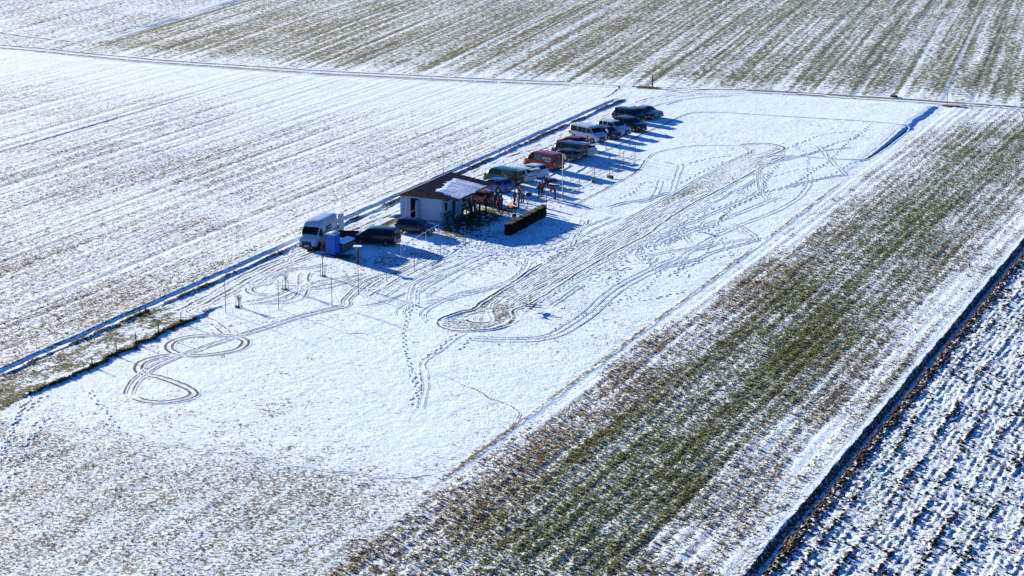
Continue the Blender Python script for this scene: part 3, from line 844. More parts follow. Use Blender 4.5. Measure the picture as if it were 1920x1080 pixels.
def clods():
    import itertools
    ico = bpy.data.meshes.new('t'); import bmesh
    bm = bmesh.new(); bmesh.ops.create_icosphere(bm, subdivisions=1, radius=1); bm.to_mesh(ico); bm.free()
    V = np.array([v.co[:] for v in ico.vertices]); Fc = np.array([p.vertices[:] for p in ico.polygons]); bpy.data.meshes.remove(ico)
    n = 46000
    u = rs.uniform(92, 216, n); w = rs.uniform(-33.0, -14, n)
    x = u * U[0] + w * W[0]
    w2 = w + .5 * (vn(u * .16, w * .3, 41) - .5)
    crest = ss(.78, 1, np.abs(((w2 / 2.2) % 1) - .5) * 2)
    edge = np.exp(-((w + 32.45) / .42) ** 2)
    patch = ss(.52, .7, fbm(u * .5, w * .7, 47, 3))
    keep = rs.rand(n) < np.clip(.05 + 1.0 * crest * ss(.4, .75, vn(u * .3, np.floor(w2 / 2.2 + .5) * 3.3, 48)) + .85 * edge + .26 * patch, 0, 1)
    u, w, edge, crest = u[keep], w[keep], edge[keep], crest[keep]; n = len(u)
    x = u * U[0] + w * W[0]; y = u * U[1] + w * W[1]; z = height(u, w)
    s = rs.uniform(.04, .10, n) * (1 + .5 * (rs.rand(n) < .10)) * (1 + .3 * edge + .35 * crest)
    J = 1 + .38 * (rs.rand(n, len(V), 1) - .5) * 2
    sc = np.stack([rs.uniform(.8, 1.6, n), rs.uniform(.8, 1.5, n), rs.uniform(.55, 1.0, n)], 1)[:, None, :]
    a = rs.rand(n) * 6.28; ca, sa = np.cos(a)[:, None], np.sin(a)[:, None]
    P = V[None] * J * sc * s[:, None, None]
    co = np.stack([x[:, None] + P[..., 0] * ca - P[..., 1] * sa, y[:, None] + P[..., 0] * sa + P[..., 1] * ca, z[:, None] + P[..., 2] + .3 * s[:, None]], -1).reshape(-1, 3)
    F = (Fc[None] + (np.arange(n) * len(V))[:, None, None]).reshape(-1, 3)
    c = np.repeat(np.array([[.048, .030, .022]]) * rs.uniform(.6, 1.5, (n, 1)), len(V), axis=0)
    o = np_mesh('soil_clods', co, F, CM, {'soil': c}, smooth_=False)
    tag(o, 'dark brown clods of earth turned up along the plough furrows', 'clods', kind='stuff')


clods()


# ---------------------------------------------------------------- mesh helpers for the things
def build(name, verts, faces, material, parent=None, smooth_=True, angle=35, loc=None):
    me = bpy.data.meshes.new(name)
    me.from_pydata([tuple(v) for v in verts], [], [tuple(f) for f in faces])
    me.update()
    import bmesh
    bm = bmesh.new(); bm.from_mesh(me); bmesh.ops.recalc_face_normals(bm, faces=bm.faces[:]); bm.to_mesh(me); bm.free()
    if smooth_:
        me.polygons.foreach_set('use_smooth', np.ones(len(me.polygons), bool)); me.set_sharp_from_angle(angle=math.radians(angle))
    me.materials.append(material)
    o = bpy.data.objects.new(name, me); C.objects.link(o)
    if loc is not None: o.location = loc
    if parent: o.parent = parent
    return o


class MB:
    def __init__(self): self.v = []; self.f = []

    def add(self, v, f):
        b = len(self.v); self.v += [tuple(p) for p in v]; self.f += [tuple(i + b for i in q) for q in f]; return self

    def box(self, x0, x1, y0, y1, z0, z1, M=None):
        v = [Vector(p) for p in ((x0, y0, z0), (x1, y0, z0), (x1, y1, z0), (x0, y1, z0), (x0, y0, z1), (x1, y0, z1), (x1, y1, z1), (x0, y1, z1))]
        if M is not None: v = [M @ p for p in v]
        return self.add(v, [(0, 3, 2, 1), (4, 5, 6, 7), (0, 1, 5, 4), (1, 2, 6, 5), (2, 3, 7, 6), (3, 0, 4, 7)])

    def tube(self, pts, r, n=8, caps=True):
        pts = [Vector(p) for p in pts]; rr = r if isinstance(r, (list, tuple)) else [r] * len(pts)
        rings = []
        for i, p in enumerate(pts):
            d = (pts[min(i + 1, len(pts) - 1)] - pts[max(i - 1, 0)]).normalized()
            a = d.orthogonal().normalized() if i == 0 else (prev - d * prev.dot(d)).normalized()
            prev = a; b = d.cross(a)
            rings.append([p + (a * math.cos(2 * math.pi * k / n) + b * math.sin(2 * math.pi * k / n)) * rr[i] for k in range(n)])
        v = [q for g in rings for q in g]; f = []
        for i in range(len(pts) - 1):
            for k in range(n):
                f.append((i * n + k, i * n + (k + 1) % n, (i + 1) * n + (k + 1) % n, (i + 1) * n + k))
        if caps: f += [tuple(range(n))[::-1], tuple((len(pts) - 1) * n + k for k in range(n))]
        return self.add(v, f)

    def prism(self, poly, axis, a, b, M=None):
        n = len(poly); v = []
        for t in (a, b):
            for p in poly:
                q = {'x': (t, p[0], p[1]), 'y': (p[0], t, p[1]), 'z': (p[0], p[1], t)}[axis]
                v.append(M @ Vector(q) if M is not None else Vector(q))
        return self.add(v, [tuple(range(n))[::-1], tuple(range(n, 2 * n))] + [(i, (i + 1) % n, n + (i + 1) % n, n + i) for i in range(n)])

    def build(self, name, material, parent=None, **k): return build(name, self.v, self.f, material, parent, **k)


def thing(name, label, cat, loc, rotz=0, group=None):
    o = bpy.data.objects.new(name, None); C.objects.link(o); o.empty_display_size = .3
    o.location = loc; o.rotation_euler = (0, 0, rotz)
    return tag(o, label, cat, group)


def at(px, py, dz=0):
    g = G(px, py); return Vector((g[0], g[1], float(zh(g)[0]) + dz))


def atuw(u, w, dz=0):
    g = UW(u, w); return Vector((g[0], g[1], float(zh(g)[0]) + dz))


ROT_U = math.atan2(U[1], U[0])           # local +x along U, local +y to the left (-W)
children = lambda o: [c for c in bpy.data.objects if c.parent == o]


def copy_tree(o, parent=None):
    c = o.copy(); C.objects.link(c); c.parent = parent
    for k in ('label', 'group'):
        pass
    for ch in children(o): copy_tree(ch, c)
    return c


# ---------------------------------------------------------------- materials of things
GLASS = mat('car glass', (.006, .008, .011), .10, 0, 0, .1, spec=.22)
GLASS_L = mat('clear side glass', (.05, .11, .10), .08, 0, 0, .1)
RUB = mat('tyre rubber', (.014, .014, .015), .85, bump=.004)
RIM = mat('alloy rim', (.30, .31, .32), .35, .8, 0, .15)
DARK = mat('black plastic', (.012, .012, .013), .6)
VOID = mat('opening shade', (.006, .006, .007), .9)  # near-black colour stands in for shade in open tails and wheel arches
CHROME = mat('lamp glass', (.45, .47, .5), .12, .3, .8)
REDL = mat('tail lamp', (.35, .008, .01), .15, 0, .8)
PLATE = mat('number plate', (.55, .56, .55), .5)
WOODD = mat('weathered boards', (.105, .072, .050), .85, noise=.35, scale=14, bump=.004)
STEEL = mat('galvanised steel', (.16, .17, .18), .5, .6)
POSTM = mat('dark painted pole', (.030, .034, .042), .6)
WHITEP = mat('white painted steel', (.62, .65, .68), .5, noise=.06)
SNOWM = mat('snow', (.80, .87, .95), .7, noise=.04, scale=3, bump=.03)


def paint(name, c): return mat(name, c, .28, .0, .35, .04, 3, spec=.35)


PRO = {
    'hatch': [(0, .50), (.015, .62), (.03, .70), (.085, .92), (.13, .975), (.22, 1), (.40, 1), (.54, .975), (.61, .93), (.80, .655), (.92, .585), (.975, .50), (.995, .40), (1, .32)],
    'estate': [(0, .48), (.012, .60), (.025, .70), (.075, .93), (.11, .98), (.25, 1), (.45, .99), (.55, .97), (.60, .93), (.765, .665), (.92, .60), (.978, .51), (.995, .42), (1, .33)],
    'mpv': [(0, .45), (.012, .58), (.03, .78), (.055, .93), (.09, .98), (.25, 1), (.5, .99), (.62, .96), (.67, .92), (.84, .62), (.94, .54), (.98, .46), (.995, .38), (1, .28)],
    'sedan': [(0, .46), (.01, .60), (.03, .69), (.13, .71), (.16, .73), (.26, .93), (.31, .985), (.42, 1), (.52, .98), (.58, .94), (.735, .68), (.92, .61), (.978, .51), (.995, .42), (1, .33)],
    'van': [(0, .35), (.006, .80), (.015, .955), (.04, .99), (.12, 1), (.5, 1), (.66, .985), (.715, .95), (.74, .90), (.855, .60), (.90, .555), (.965, .47), (.99, .39), (1, .25)],
    'highvan': [(0, .30), (.006, .80), (.015, .955), (.04, .99), (.12, 1), (.45, 1), (.60, .985), (.69, .94), (.74, .87), (.775, .78), (.875, .50), (.915, .455), (.965, .39), (.99, .31), (1, .18)],
}


def vehicle(px, py, which, heading, kind, L, Wd, H, body_mat, label, cat='car', name='parked_car', gate=0, belt=None, sidewin=None, facing_gap=1, glass=None, wb=None, group='cars and vans parked at the airfield', ext=None, side='near', rearwin=True, hood=False, wr=.33):
    """px,py = ground contact of one near-side wheel ('F' or 'R') in the survey; heading = (du, dw) of the nose"""
    pr = PRO[kind]
    d = UW(*heading); d = d / np.hypot(*d)
    n = np.array([-d[1], d[0]])
    cam_side = 1 if np.dot(n, np.array([0, -1])) > 0 else -1        # +1: left side faces the camera
    if side == 'far': cam_side = -cam_side
    wb = wb or .60 * L
    f_over = .19 * L if kind not in ('van', 'highvan') else .17 * L
    xf = L / 2 - f_over; xr = xf - wb
    g = G(px, py) if which != 'C' else G(px, py)
    if which == 'F': c = g - d * xf - n * cam_side * Wd / 2
    elif which == 'R': c = g - d * xr - n * cam_side * Wd / 2
    else: c = g
    z = float(zh(c)[0])
    root = thing(name, label, cat, (c[0], c[1], z), math.atan2(d[1], d[0]), group)
    z0 = .22 if H < 2.3 else .26
    belt = (belt or .60) * H
    tum = .17 if H < 1.85 else .09
    xs = np.array([p[0] for p in pr]); zs = np.array([p[1] for p in pr]) * H
    st = np.unique(np.concatenate([xs, np.linspace(.06, .94, 16)]))
    zt = np.interp(st, xs, zs)
    X = st * L - L / 2

    def hw(s): return Wd / 2 * float(np.interp(s, [0, .02, .08, .3, .8, .93, .985, 1], [.86, .93, .975, 1, 1, .96, .86, .76]))

    def hy(s, zz):
        zt_ = float(np.interp(s, xs, zs)); w_ = hw(s); bz = min(belt, zt_ - .04)
        if zz <= bz: return w_
        top = w_ * (1 - tum * max(0.0, (zt_ - belt)) / (H - belt)) - .05
        return w_ + (top - w_) * (zz - bz) / max(zt_ - bz, .02)
    V = []; F = []
    ring = 14
    for s, x, t in zip(st, X, zt):
        bz = min(belt, t - .04); w_ = hw(s); zt_ = t
        top = w_ * (1 - tum * max(0.0, t - belt) / (H - belt)) - .05
        lowz = z0 + (.10 if s > .985 or s < .01 else 0)
        half = [(w_ * .90, lowz), (w_ * .985, lowz + .10), (w_, max(lowz + .13, bz * .62)), (w_ * .985, bz), (top + .012, t - .035), (top * .90, t + .005), (top * .45, t + .03)]
        pts = half + [(-y, zz) for y, zz in half[::-1]]
        V += [(x, y, zz) for y, zz in pts]
    m = len(st)
    for i in range(m - 1):
        for k in range(ring):
            F.append((i * ring + k, i * ring + (k + 1) % ring, (i + 1) * ring + (k + 1) % ring, (i + 1) * ring + k))
    F += [tuple(range(ring)), tuple((m - 1) * ring + k for k in range(ring))]
    build('body', V, F, body_mat, root, angle=50)
    gl = glass or GLASS
    # side windows
    cow = [p for p in pr if p[0] > .6 and p[1] < .75][0][0]
    if kind == 'highvan': cow = .875; 
    roof_f = {'hatch': .585, 'estate': .58, 'mpv': .655, 'sedan': .56, 'van': .735, 'highvan': .765}[kind]
    roof_r = {'hatch': .10, 'estate': .085, 'mpv': .06, 'sedan': .28, 'van': .02, 'highvan': .02}[kind]
    segs = sidewin or {'hatch': [(.13, .33), (.35, .73)], 'estate': [(.08, .21), (.23, .39), (.41, .71)], 'mpv': [(.08, .27), (.29, .48), (.50, .76)], 'sedan': [(.27, .42), (.44, .68)],
                       'van': [(.64, .815)], 'highvan': [(.70, .835)]}[kind]
    for sg in segs:
        s0, s1 = sg[:2]; gm = sg[2] if len(sg) > 2 else gl
        N_ = 7
        for sd in (-1, 1):
            v = []; f = []
            for i in range(N_ + 1):
                s = s0 + (s1 - s0) * i / N_
                zb_ = belt + .035; zt_ = min(float(np.interp(s, xs, zs)) - .10, (.90 if H > 1.9 and kind != 'highvan' else .93 if kind != 'highvan' else .735) * H)
                zt_ = max(zt_, zb_ + .012)
                for zz in (zb_, zt_):
                    v.append((s * L - L / 2, sd * (hy(s, zz) + .008), zz))
            for i in range(N_): f.append((2 * i, 2 * i + 2, 2 * i + 3, 2 * i + 1))
            build('side_window', v, f, gm, root, smooth_=False)

    def top_glass(nm, sa, sb, mtl, wfac=.93, lift=.036):
        v = []; f = []; K = 6
        for i in range(K + 1):
            s = sa + (sb - sa) * i / K; t = float(np.interp(s, xs, zs)); w_ = hw(s)
            top = (w_ * (1 - tum * max(0.0, t - belt) / (H - belt)) - .05) * wfac
            for q in (-1, -.45, .45, 1):
                v.append((s * L - L / 2, q * top, t + (lift if abs(q) < .9 else .016)))
        for i in range(K):
            for j in range(3): f.append((i * 4 + j, i * 4 + j + 1, i * 4 + 5 + j, i * 4 + 4 + j))
        return build(nm, v, f, mtl, root)
    top_glass('windscreen', roof_f + .012, cow - .008, gl)
    if rearwin:
        if kind in ('van', 'highvan', 'mpv'):
            for sd in ((-1, 1) if kind != 'mpv' else (0,)):
                b = MB(); y0, y1 = ((-.38, .38) if sd == 0 else (sd * .06, sd * .38)); y0, y1 = sorted((y0 * Wd, y1 * Wd))
                xx = -L / 2 + (.03 if kind == 'mpv' else .012)
                b.add([(xx - .03, y0, belt + .05), (xx - .03, y1, belt + .05), (xx + .05 * (kind == 'mpv') + .015, y1 * .95, .90 * H), (xx + .05 * (kind == 'mpv') + .015, y0 * .95, .90 * H)], [(0, 1, 2, 3)])
                if gate != 2: b.build('rear_window', gl, root, smooth_=False)
        else:
            ra = {'hatch': .03, 'estate': .025, 'sedan': .165}[kind]
            top_glass('rear_window', ra + .004, roof_r - .004, gl, .84, .038)
    # wheels
    for wx in (xf, xr):
        for sd in (-1, 1):
            b = MB(); yy = sd * (Wd / 2 + .006)
            pts = [(wx + (wr + .06) * math.cos(a), wr + (wr + .06) * math.sin(a)) for a in np.linspace(-.12, math.pi + .12, 13)]
            b.prism(pts, 'y', yy - sd * .30, yy); b.build('wheel_arch', VOID, root, smooth_=False)
            t = MB(); nseg = 18; prof = [(.19, -.11), (wr - .03, -.115), (wr, -.08), (wr, .08), (wr - .03, .115), (.19, .11)]
            v = []; f = []
            for i in range(nseg):
                a = 2 * math.pi * i / nseg
                v += [(r * math.cos(a), yo, r * math.sin(a)) for r, yo in prof]
            kk = len(prof)
            for i in range(nseg):
                for j in range(kk): f.append((i * kk + j, i * kk + (j + 1) % kk, ((i + 1) % nseg) * kk + (j + 1) % kk, ((i + 1) % nseg) * kk + j))
            wh = build('wheel', v, f, RUB, root, loc=(wx, sd * (Wd / 2 - .085), wr))
            r = MB(); ys = sd * .095
            r.tube([(0, ys - sd * .16, 0), (0, ys - sd * .03, 0)], .195, 18)
            for q in range(5):
                a = 2 * math.pi * q / 5 + .3
                M = Matrix.Rotation(-a, 4, 'Y'); r.box(0, .185, min(ys - .03 * sd, ys), max(ys - .03 * sd, ys), -.035, .035, M)
            r.build('rim', RIM, wh, smooth_=False)
    # lamps, bumpers, grille, plates, mirrors
    zl = {'hatch': .44, 'estate': .45, 'mpv': .42, 'sedan': .46, 'van': .40, 'highvan': .315}[kind] * H
    for sd in (-1, 1):
        b = MB(); s = .972; M = Matrix.Translation((s * L - L / 2, sd * hw(s) * .80, zl)) @ Matrix.Rotation(sd * -.5, 4, 'Z')
        b.prism([(-.20, -.05), (.10, -.07), (.085, .045), (-.20, .09)], 'y', -.13, .13, M); b.build('headlight', CHROME, root)
        b = MB(); zr = (.60 if kind not in ('van', 'highvan', 'mpv') else .48) * H
        hh = .10 if kind not in ('van', 'highvan', 'mpv') else .24
        M = Matrix.Translation((-L / 2 + .045, sd * (Wd / 2 * .91), zr))
        b.box(-.055, .07, -.075, .075, -hh, hh * .6, M); b.build('taillight', REDL, root)
        b = MB(); mx = (cow - .09) * L - L / 2
        b.box(mx - .06, mx + .07, sd * Wd / 2 - .02 if sd > 0 else -Wd / 2 - .20, Wd / 2 + .20 if sd > 0 else -Wd / 2 + .02, belt + .0, belt + (.16 if H < 2 else .26)); b.build('mirror', body_mat if H < 2.3 else DARK, root)
    b = MB(); b.prism([(-Wd * .27, .36), (Wd * .27, .36), (Wd * .24, zl + .01), (-Wd * .24, zl + .01)], 'x', L / 2 - .03, L / 2 + .015); b.build('grille', DARK, root, smooth_=False)
    b = MB(); b.box(L / 2 - .12, L / 2 + .03, -Wd * .40, Wd * .40, z0 + .0, z0 + .16); b.build('bumper', DARK, root)
    b = MB(); b.box(L / 2 + .03, L / 2 + .042, -.26, .26, .36, .47); b.build('number_plate', PLATE, root, smooth_=False)
    b = MB(); b.box(-L / 2 - .05, -L / 2 + .15, -Wd * .43, Wd * .43, z0 + .02, z0 + .22); b.build('bumper', body_mat if kind not in ('van', 'highvan') else DARK, root)
    b = MB(); b.box(-L / 2 - .062, -L / 2 - .05, -.26, .26, .52, .63); b.build('number_plate', PLATE, root, smooth_=False)
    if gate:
        # raised tailgate; a black sheet on the rear face paints the shade inside
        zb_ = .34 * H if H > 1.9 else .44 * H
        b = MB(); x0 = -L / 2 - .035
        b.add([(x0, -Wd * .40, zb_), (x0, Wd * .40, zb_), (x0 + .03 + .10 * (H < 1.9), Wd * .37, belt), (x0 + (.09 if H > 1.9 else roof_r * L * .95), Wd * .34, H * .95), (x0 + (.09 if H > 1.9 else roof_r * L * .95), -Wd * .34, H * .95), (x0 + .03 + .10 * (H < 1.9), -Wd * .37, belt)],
              [(0, 1, 2, 5), (5, 2, 3, 4)]); b.build('load_space_shade', VOID, root, smooth_=False)
        if gate == 1:
            gl_ = H * (.56 if H < 1.7 else .46); M = Matrix.Translation((-L / 2 + roof_r * L * .6 + .02, 0, H * .985)) @ Matrix.Rotation(math.radians(9), 4, 'Y')
            b = MB(); b.prism([(-gl_, -.10), (-gl_ * .55, -.02), (0, 0), (0, .05), (-gl_ * .55, .06), (-gl_, -.03)], 'y', -Wd * .41, Wd * .41, M)
            tg = b.build('tailgate', body_mat, root)
            b = MB(); b.prism([(-gl_ * .50, .061), (-gl_ * .08, .056), (-gl_ * .08, .062), (-gl_ * .50, .069)], 'y', -Wd * .33, Wd * .33, M); b.build('rear_window', gl, tg, smooth_=False)
        elif gate == 2:                                # side-hinged doors standing open
            for sd in (-1, 1):
                b = MB(); M = Matrix.Translation((-L / 2 - .02, sd * Wd * .46, 0)) @ Matrix.Rotation(sd * math.radians(-12), 4, 'Z')
                b.box(-Wd * .46, 0, -.03, .03, .42, H * .93, M); b.build('rear_door', body_mat, root)
                b = MB(); b.box(-Wd * .2, -.1, -.036, .036, .34, .52, M); b.build('lamp_housing', DARK, root)
    return root


def roofbars(root, L, Wd, H):
    for sd in (-1, 1):
        b = MB(); b.tube([(-L * .33, sd * Wd * .37, H + .0), (-L * .30, sd * Wd * .37, H + .05), (L * .05, sd * Wd * .37, H + .05), (L * .09, sd * Wd * .37, H)], .016, 6); b.build('roof_rail', STEEL, root)


def text(root, s, size, loc, rot, mtl, name='lettering'):
    cu = bpy.data.curves.new(name, 'FONT'); cu.body = s; cu.size = size; cu.extrude = .004; cu.align_x = 'CENTER'; cu.align_y = 'CENTER'; cu.offset = .008
    tmp = bpy.data.objects.new('tmp', cu); C.objects.link(tmp)
    me = bpy.data.meshes.new_from_object(tmp); bpy.data.objects.remove(tmp)
    me.materials.clear(); me.materials.append(mtl)
    o = bpy.data.objects.new(name, me); C.objects.link(o); o.parent = root; o.location = loc; o.rotation_euler = rot
    return o


P_WHITE = paint('white paint', (.46, .52, .58)); P_BLUE = paint('dark blue paint', (.012, .022, .075)); P_BLACK = paint('black paint', (.010, .011, .014))
P_NAVY = paint('navy paint', (.012, .016, .035)); P_RED = paint('red paint', (.20, .006, .012)); P_RED2 = paint('dark red paint', (.12, .004, .012)); P_SILVER = paint('silver paint', (.36, .38, .40))
P_TEAL = paint('teal green paint', (.010, .060, .055)); P_SKY = paint('bright blue paint', (.015, .06, .24)); P_GREY = paint('grey paint', (.045, .055, .06)); P_PEARL = paint('pale blue white paint', (.50, .56, .62))

AW = (-.28, .96)                    # nose away from the lane
TL = (.34, -.94)                    # nose towards the lane
# white high-roof van
v = vehicle(600, 466.5, 'F', (-1, .07), 'highvan', 5.6, 2.0, 2.65, P_WHITE, 'white high roof van with open rear doors beside the blue toilet cabin', 'van', 'parked_van', gate=2, belt=.47, side='far' if False else 'near', wb=3.5, wr=.35)
b = MB(); b.box(-1.0, .15, 1.012, 1.022, 1.45, 1.95); pn = b.build('side_panel_print', mat('green printed panel', (.03, .08, .07), .5, noise=.8, scale=9), v, smooth_=False)
b = MB(); b.box(-.88, -.30, 1.024, 1.028, 1.62, 1.80); b.box(-.2, .05, 1.024, 1.028, 1.5, 1.6); b.build('panel_pale_mark', PLATE, pn, smooth_=False)
b = MB(); b.box(-2.6, -1.5, 1.006, 1.014, 1.20, 1.27); b.build('side_stripe', P_NAVY, v, smooth_=False)
# dark minivan and dark blue hatchback before the hut
vehicle(675.6, 458.9, 'F', (-.10, -1), 'mpv', 4.55, 1.84, 1.72, P_BLACK, 'black minivan with shiny roof parked between the wooden box and the dark blue hatchback', 'minivan', group='cars and vans parked at the airfield', gate=0, wb=2.72)
vehicle(751.8, 438.2, 'R', (.05, 1), 'hatch', 3.9, 1.68, 1.52, P_BLUE, 'dark blue hatchback with raised tailgate in front of the container hut', gate=1, wb=2.4, wr=.30)
# behind the hut
vehicle(906, 380, 'C', TL, 'hatch', 4.0, 1.7, 1.45, P_RED2, 'dark red car half hidden under the far eave of the hut', belt=.6)
vehicle(934, 362.5, 'R', TL, 'hatch', 4.1, 1.74, 1.48, P_SKY, 'bright blue hatchback parked directly behind the hut, tail to the meadow', 'car')
v = vehicle(949, 349.5, 'R', TL, 'van', 4.9, 1.85, 1.88, P_TEAL, 'teal green van with raised tailgate and an orange round mark on its side', 'van', 'parked_van', gate=1, wb=3.0, sidewin=[(.40, .62), (.64, .80)])
b = MB(); b.tube([(-1.3, .929, 1.12), (-1.3, .937, 1.12)], .30, 20); b.build('orange_mark', mat('orange decal', (.55, .09, .02), .4), v)
v = vehicle(976, 342, 'R', TL, 'estate', 4.5, 1.8, 1.55, P_PEARL, 'pale estate car with open tailgate between the teal van and the small white hatchback', gate=1)
roofbars(v, 4.5, 1.8, 1.55)
vehicle(1001.5, 335, 'R', TL, 'hatch', 4.0, 1.74, 1.50, P_WHITE, 'small white hatchback with dark rear window left of the red van')
v = vehicle(1025.5, 321.5, 'R', TL, 'van', 5.0, 1.95, 2.05, P_RED, 'red panel van with white lettering on its side', 'van', 'parked_van', wb=3.1, sidewin=[(.64, .80), (.40, .60, GLASS_L)], belt=.55)
text(v, 'SAUTER', .40, (-1.42, .955, 1.50), (math.radians(90 + 5), 0, math.radians(180)), WHITEP)
text(v, 'Automobil', .20, (-1.55, .975, 1.22), (math.radians(90 + 3), 0, math.radians(180)), WHITEP)
# middle group
v = vehicle(1066, 304.5, 'R', TL, 'hatch', 3.9, 1.72, 1.45, P_GREY, 'dark grey hatchback with raised tailgate just behind the red van', gate=1)
vehicle(1071, 298, 'R', (.36, -.93), 'van', 4.7, 1.85, 1.85, P_NAVY, 'dark blue van with black open rear, second vehicle behind the red van', 'van', 'parked_van', gate=1, sidewin=[(.08, .30), (.33, .60), (.63, .81)])
vehicle(1090.5, 294, 'R', (.36, -.93), 'estate', 4.4, 1.8, 1.5, P_WHITE, 'white car with open tailgate and two people loading at its rear', gate=1)
vehicle(1072, 276, 'C', (.30, -.95), 'hatch', 4.0, 1.7, 1.42, P_RED, 'red car parked at the lane in front of the white minibus')
# far group, noses to the meadow
vehicle(1110, 268.6, 'F', (-.42, .91), 'van', 5.1, 1.95, 1.98, P_WHITE, 'white minibus with a full row of dark side windows', 'minibus', 'parked_minibus', sidewin=[(.05, .28), (.30, .45), (.46, .60), (.62, .81)], wb=3.3, belt=.56)
vehicle(1142, 262.5, 'F', (-.40, .92), 'hatch', 4.1, 1.75, 1.46, P_GREY, 'dark grey car squeezed between the white minibus and the white off-roader')
vehicle(1157.5, 255.3, 'F', (-.38, .93), 'estate', 4.55, 1.84, 1.68, P_WHITE, 'white off-roader with dark windows between the minibus and the black one', 'suv')
v = vehicle(1187.5, 248.2, 'F', (-.36, .93), 'estate', 4.7, 1.86, 1.66, P_BLACK, 'black off-roader with pale roof reflection right of the white one', 'suv')
roofbars(v, 4.7, 1.86, 1.66)
vehicle(1187, 231.5, 'F', (-.34, .94), 'mpv', 4.6, 1.84, 1.74, P_NAVY, 'dark navy minivan between the black off-roader and the red hatchback', 'minivan')
vehicle(1207, 226.4, 'F', (-.30, .95), 'hatch', 4.3, 1.78, 1.46, P_RED2, 'dark red hatchback next to last in the far row')
vehicle(1221, 222.2, 'F', (-.26, .96), 'sedan', 4.6, 1.8, 1.42, P_SILVER, 'silver sedan at the far end of the row of cars', 'sedan')

# ---------------------------------------------------------------- hut of two containers under a gable roof
HUT_Z = .12
hut = thing('container_hut', 'white container hut with wooden gable and dark red roof half covered in snow', 'hut', (*UW(190.2, -93.25), HUT_Z), ROT_U)
# local x along U (0 = front), y positive to the left (towards the stubble field): w = -93.25 - y
CW = mat('container paint', (.33, .45, .55), .55, noise=.10, scale=2.5, bump=.003)
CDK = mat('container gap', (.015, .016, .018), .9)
ROOFM = mat('dark red sheet roof', (.075, .018, .022), .5, noise=.25, scale=3)
YL, YR = 2.38, -2.36        # left / right container walls
# left container: side, front doors ajar
def corrug(mb, x0, x1, y, z0, z1, out):
    """trapezoidal sheet wall in the plane y"""
    n = int((x1 - x0) / .28); dx = (x1 - x0) / n
    for i in range(n):
        a = x0 + i * dx
        prof = [(a, 0), (a + dx * .35, 0), (a + dx * .5, -.035 * out), (a + dx * .85, -.035 * out), (a + dx, 0)]
        for (xa, da), (xb, db) in zip(prof[:-1], prof[1:]):
            mb.add([(xa, y + da, z0), (xb, y + db, z0), (xb, y + db, z1), (xa, y + da, z1)], [(0, 1, 2, 3)])
b = MB(); corrug(b, 0, 6.05, YL, .10, 2.34, 1); b.build('side_wall', CW, hut, smooth_=False)
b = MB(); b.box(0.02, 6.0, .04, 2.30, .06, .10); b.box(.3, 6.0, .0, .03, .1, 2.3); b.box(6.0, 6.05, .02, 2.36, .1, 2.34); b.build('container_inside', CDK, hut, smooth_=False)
fr = MB()
for y in (YL - .06, .02): fr.box(-.04, .08, y, y + .10, .0, 2.36)
fr.box(-.04, .08, .12, YL - .06, 2.26, 2.38); fr.box(-.04, .08, .12, YL - .06, 0, .12)
fr.build('door_frame', CW, hut)
def cdoor(y0, y1, ang, hinge):
    M = Matrix.Translation((-.045, hinge, 0)) @ Matrix.Rotation(ang, 4, 'Z') @ Matrix.Translation((0, -hinge, 0))
    d = MB(); d.box(-.02, .02, y0, y1, .13, 2.25, M); o = d.build('container_door', CW, hut, smooth_=False)
    r = MB()
    for yy in (y0 + .25 * (y1 - y0), y0 + .72 * (y1 - y0)):
        r.tube([M @ Vector((-.05, yy, .14)), M @ Vector((-.05, yy, 2.24))], .018, 6)
        r.box(-.075, -.045, yy - .02, yy + .18, 1.00, 1.05, M)
    r.build('locking_bar', STEEL, o)
    for zz in (.35, 1.0, 1.55, 2.1):
        g = MB(); g.box(-.028, -.018, y0 + .04, y1 - .04, zz - .03, zz + .03, M); g.build('rib', CW, o, smooth_=False)
cdoor(1.22, 2.30, 0, 2.30)
cdoor(.14, 1.20, math.radians(93), .14)
b = MB(); b.box(.9, 1.0, .75, .80, .12, 1.1); b.box(1.2, 1.9, .5, 1.1, .12, .7); b.build('stored_box', WOODD, hut)
# right container
b = MB()
nn = 9
b.add([(0, YR + .10, .02), (0, -.02, .02), (0, -.02, 2.34), (0, YR + .10, 2.34)], [(0, 1, 2, 3)])
b.build('front_wall', CW, hut, smooth_=False)
for z in (.5, 1.0, 1.5, 2.0):
    g = MB(); g.box(-.012, -.002, YR + .14, -.06, z, z + .02); g.build('panel_seam', CW, hut, smooth_=False)
b = MB(); b.box(-.03, .09, YR - .02, YR + .10, 0, 2.36); b.box(-.03, .05, -.06, .0, 0, 2.36); b.build('corner_post', CW, hut)
b = MB()
for z in (.9,): b.box(-.05, -.03, YR + .02, YR + .10, .55, 1.05)
b.build('meter_box', POSTM, hut)
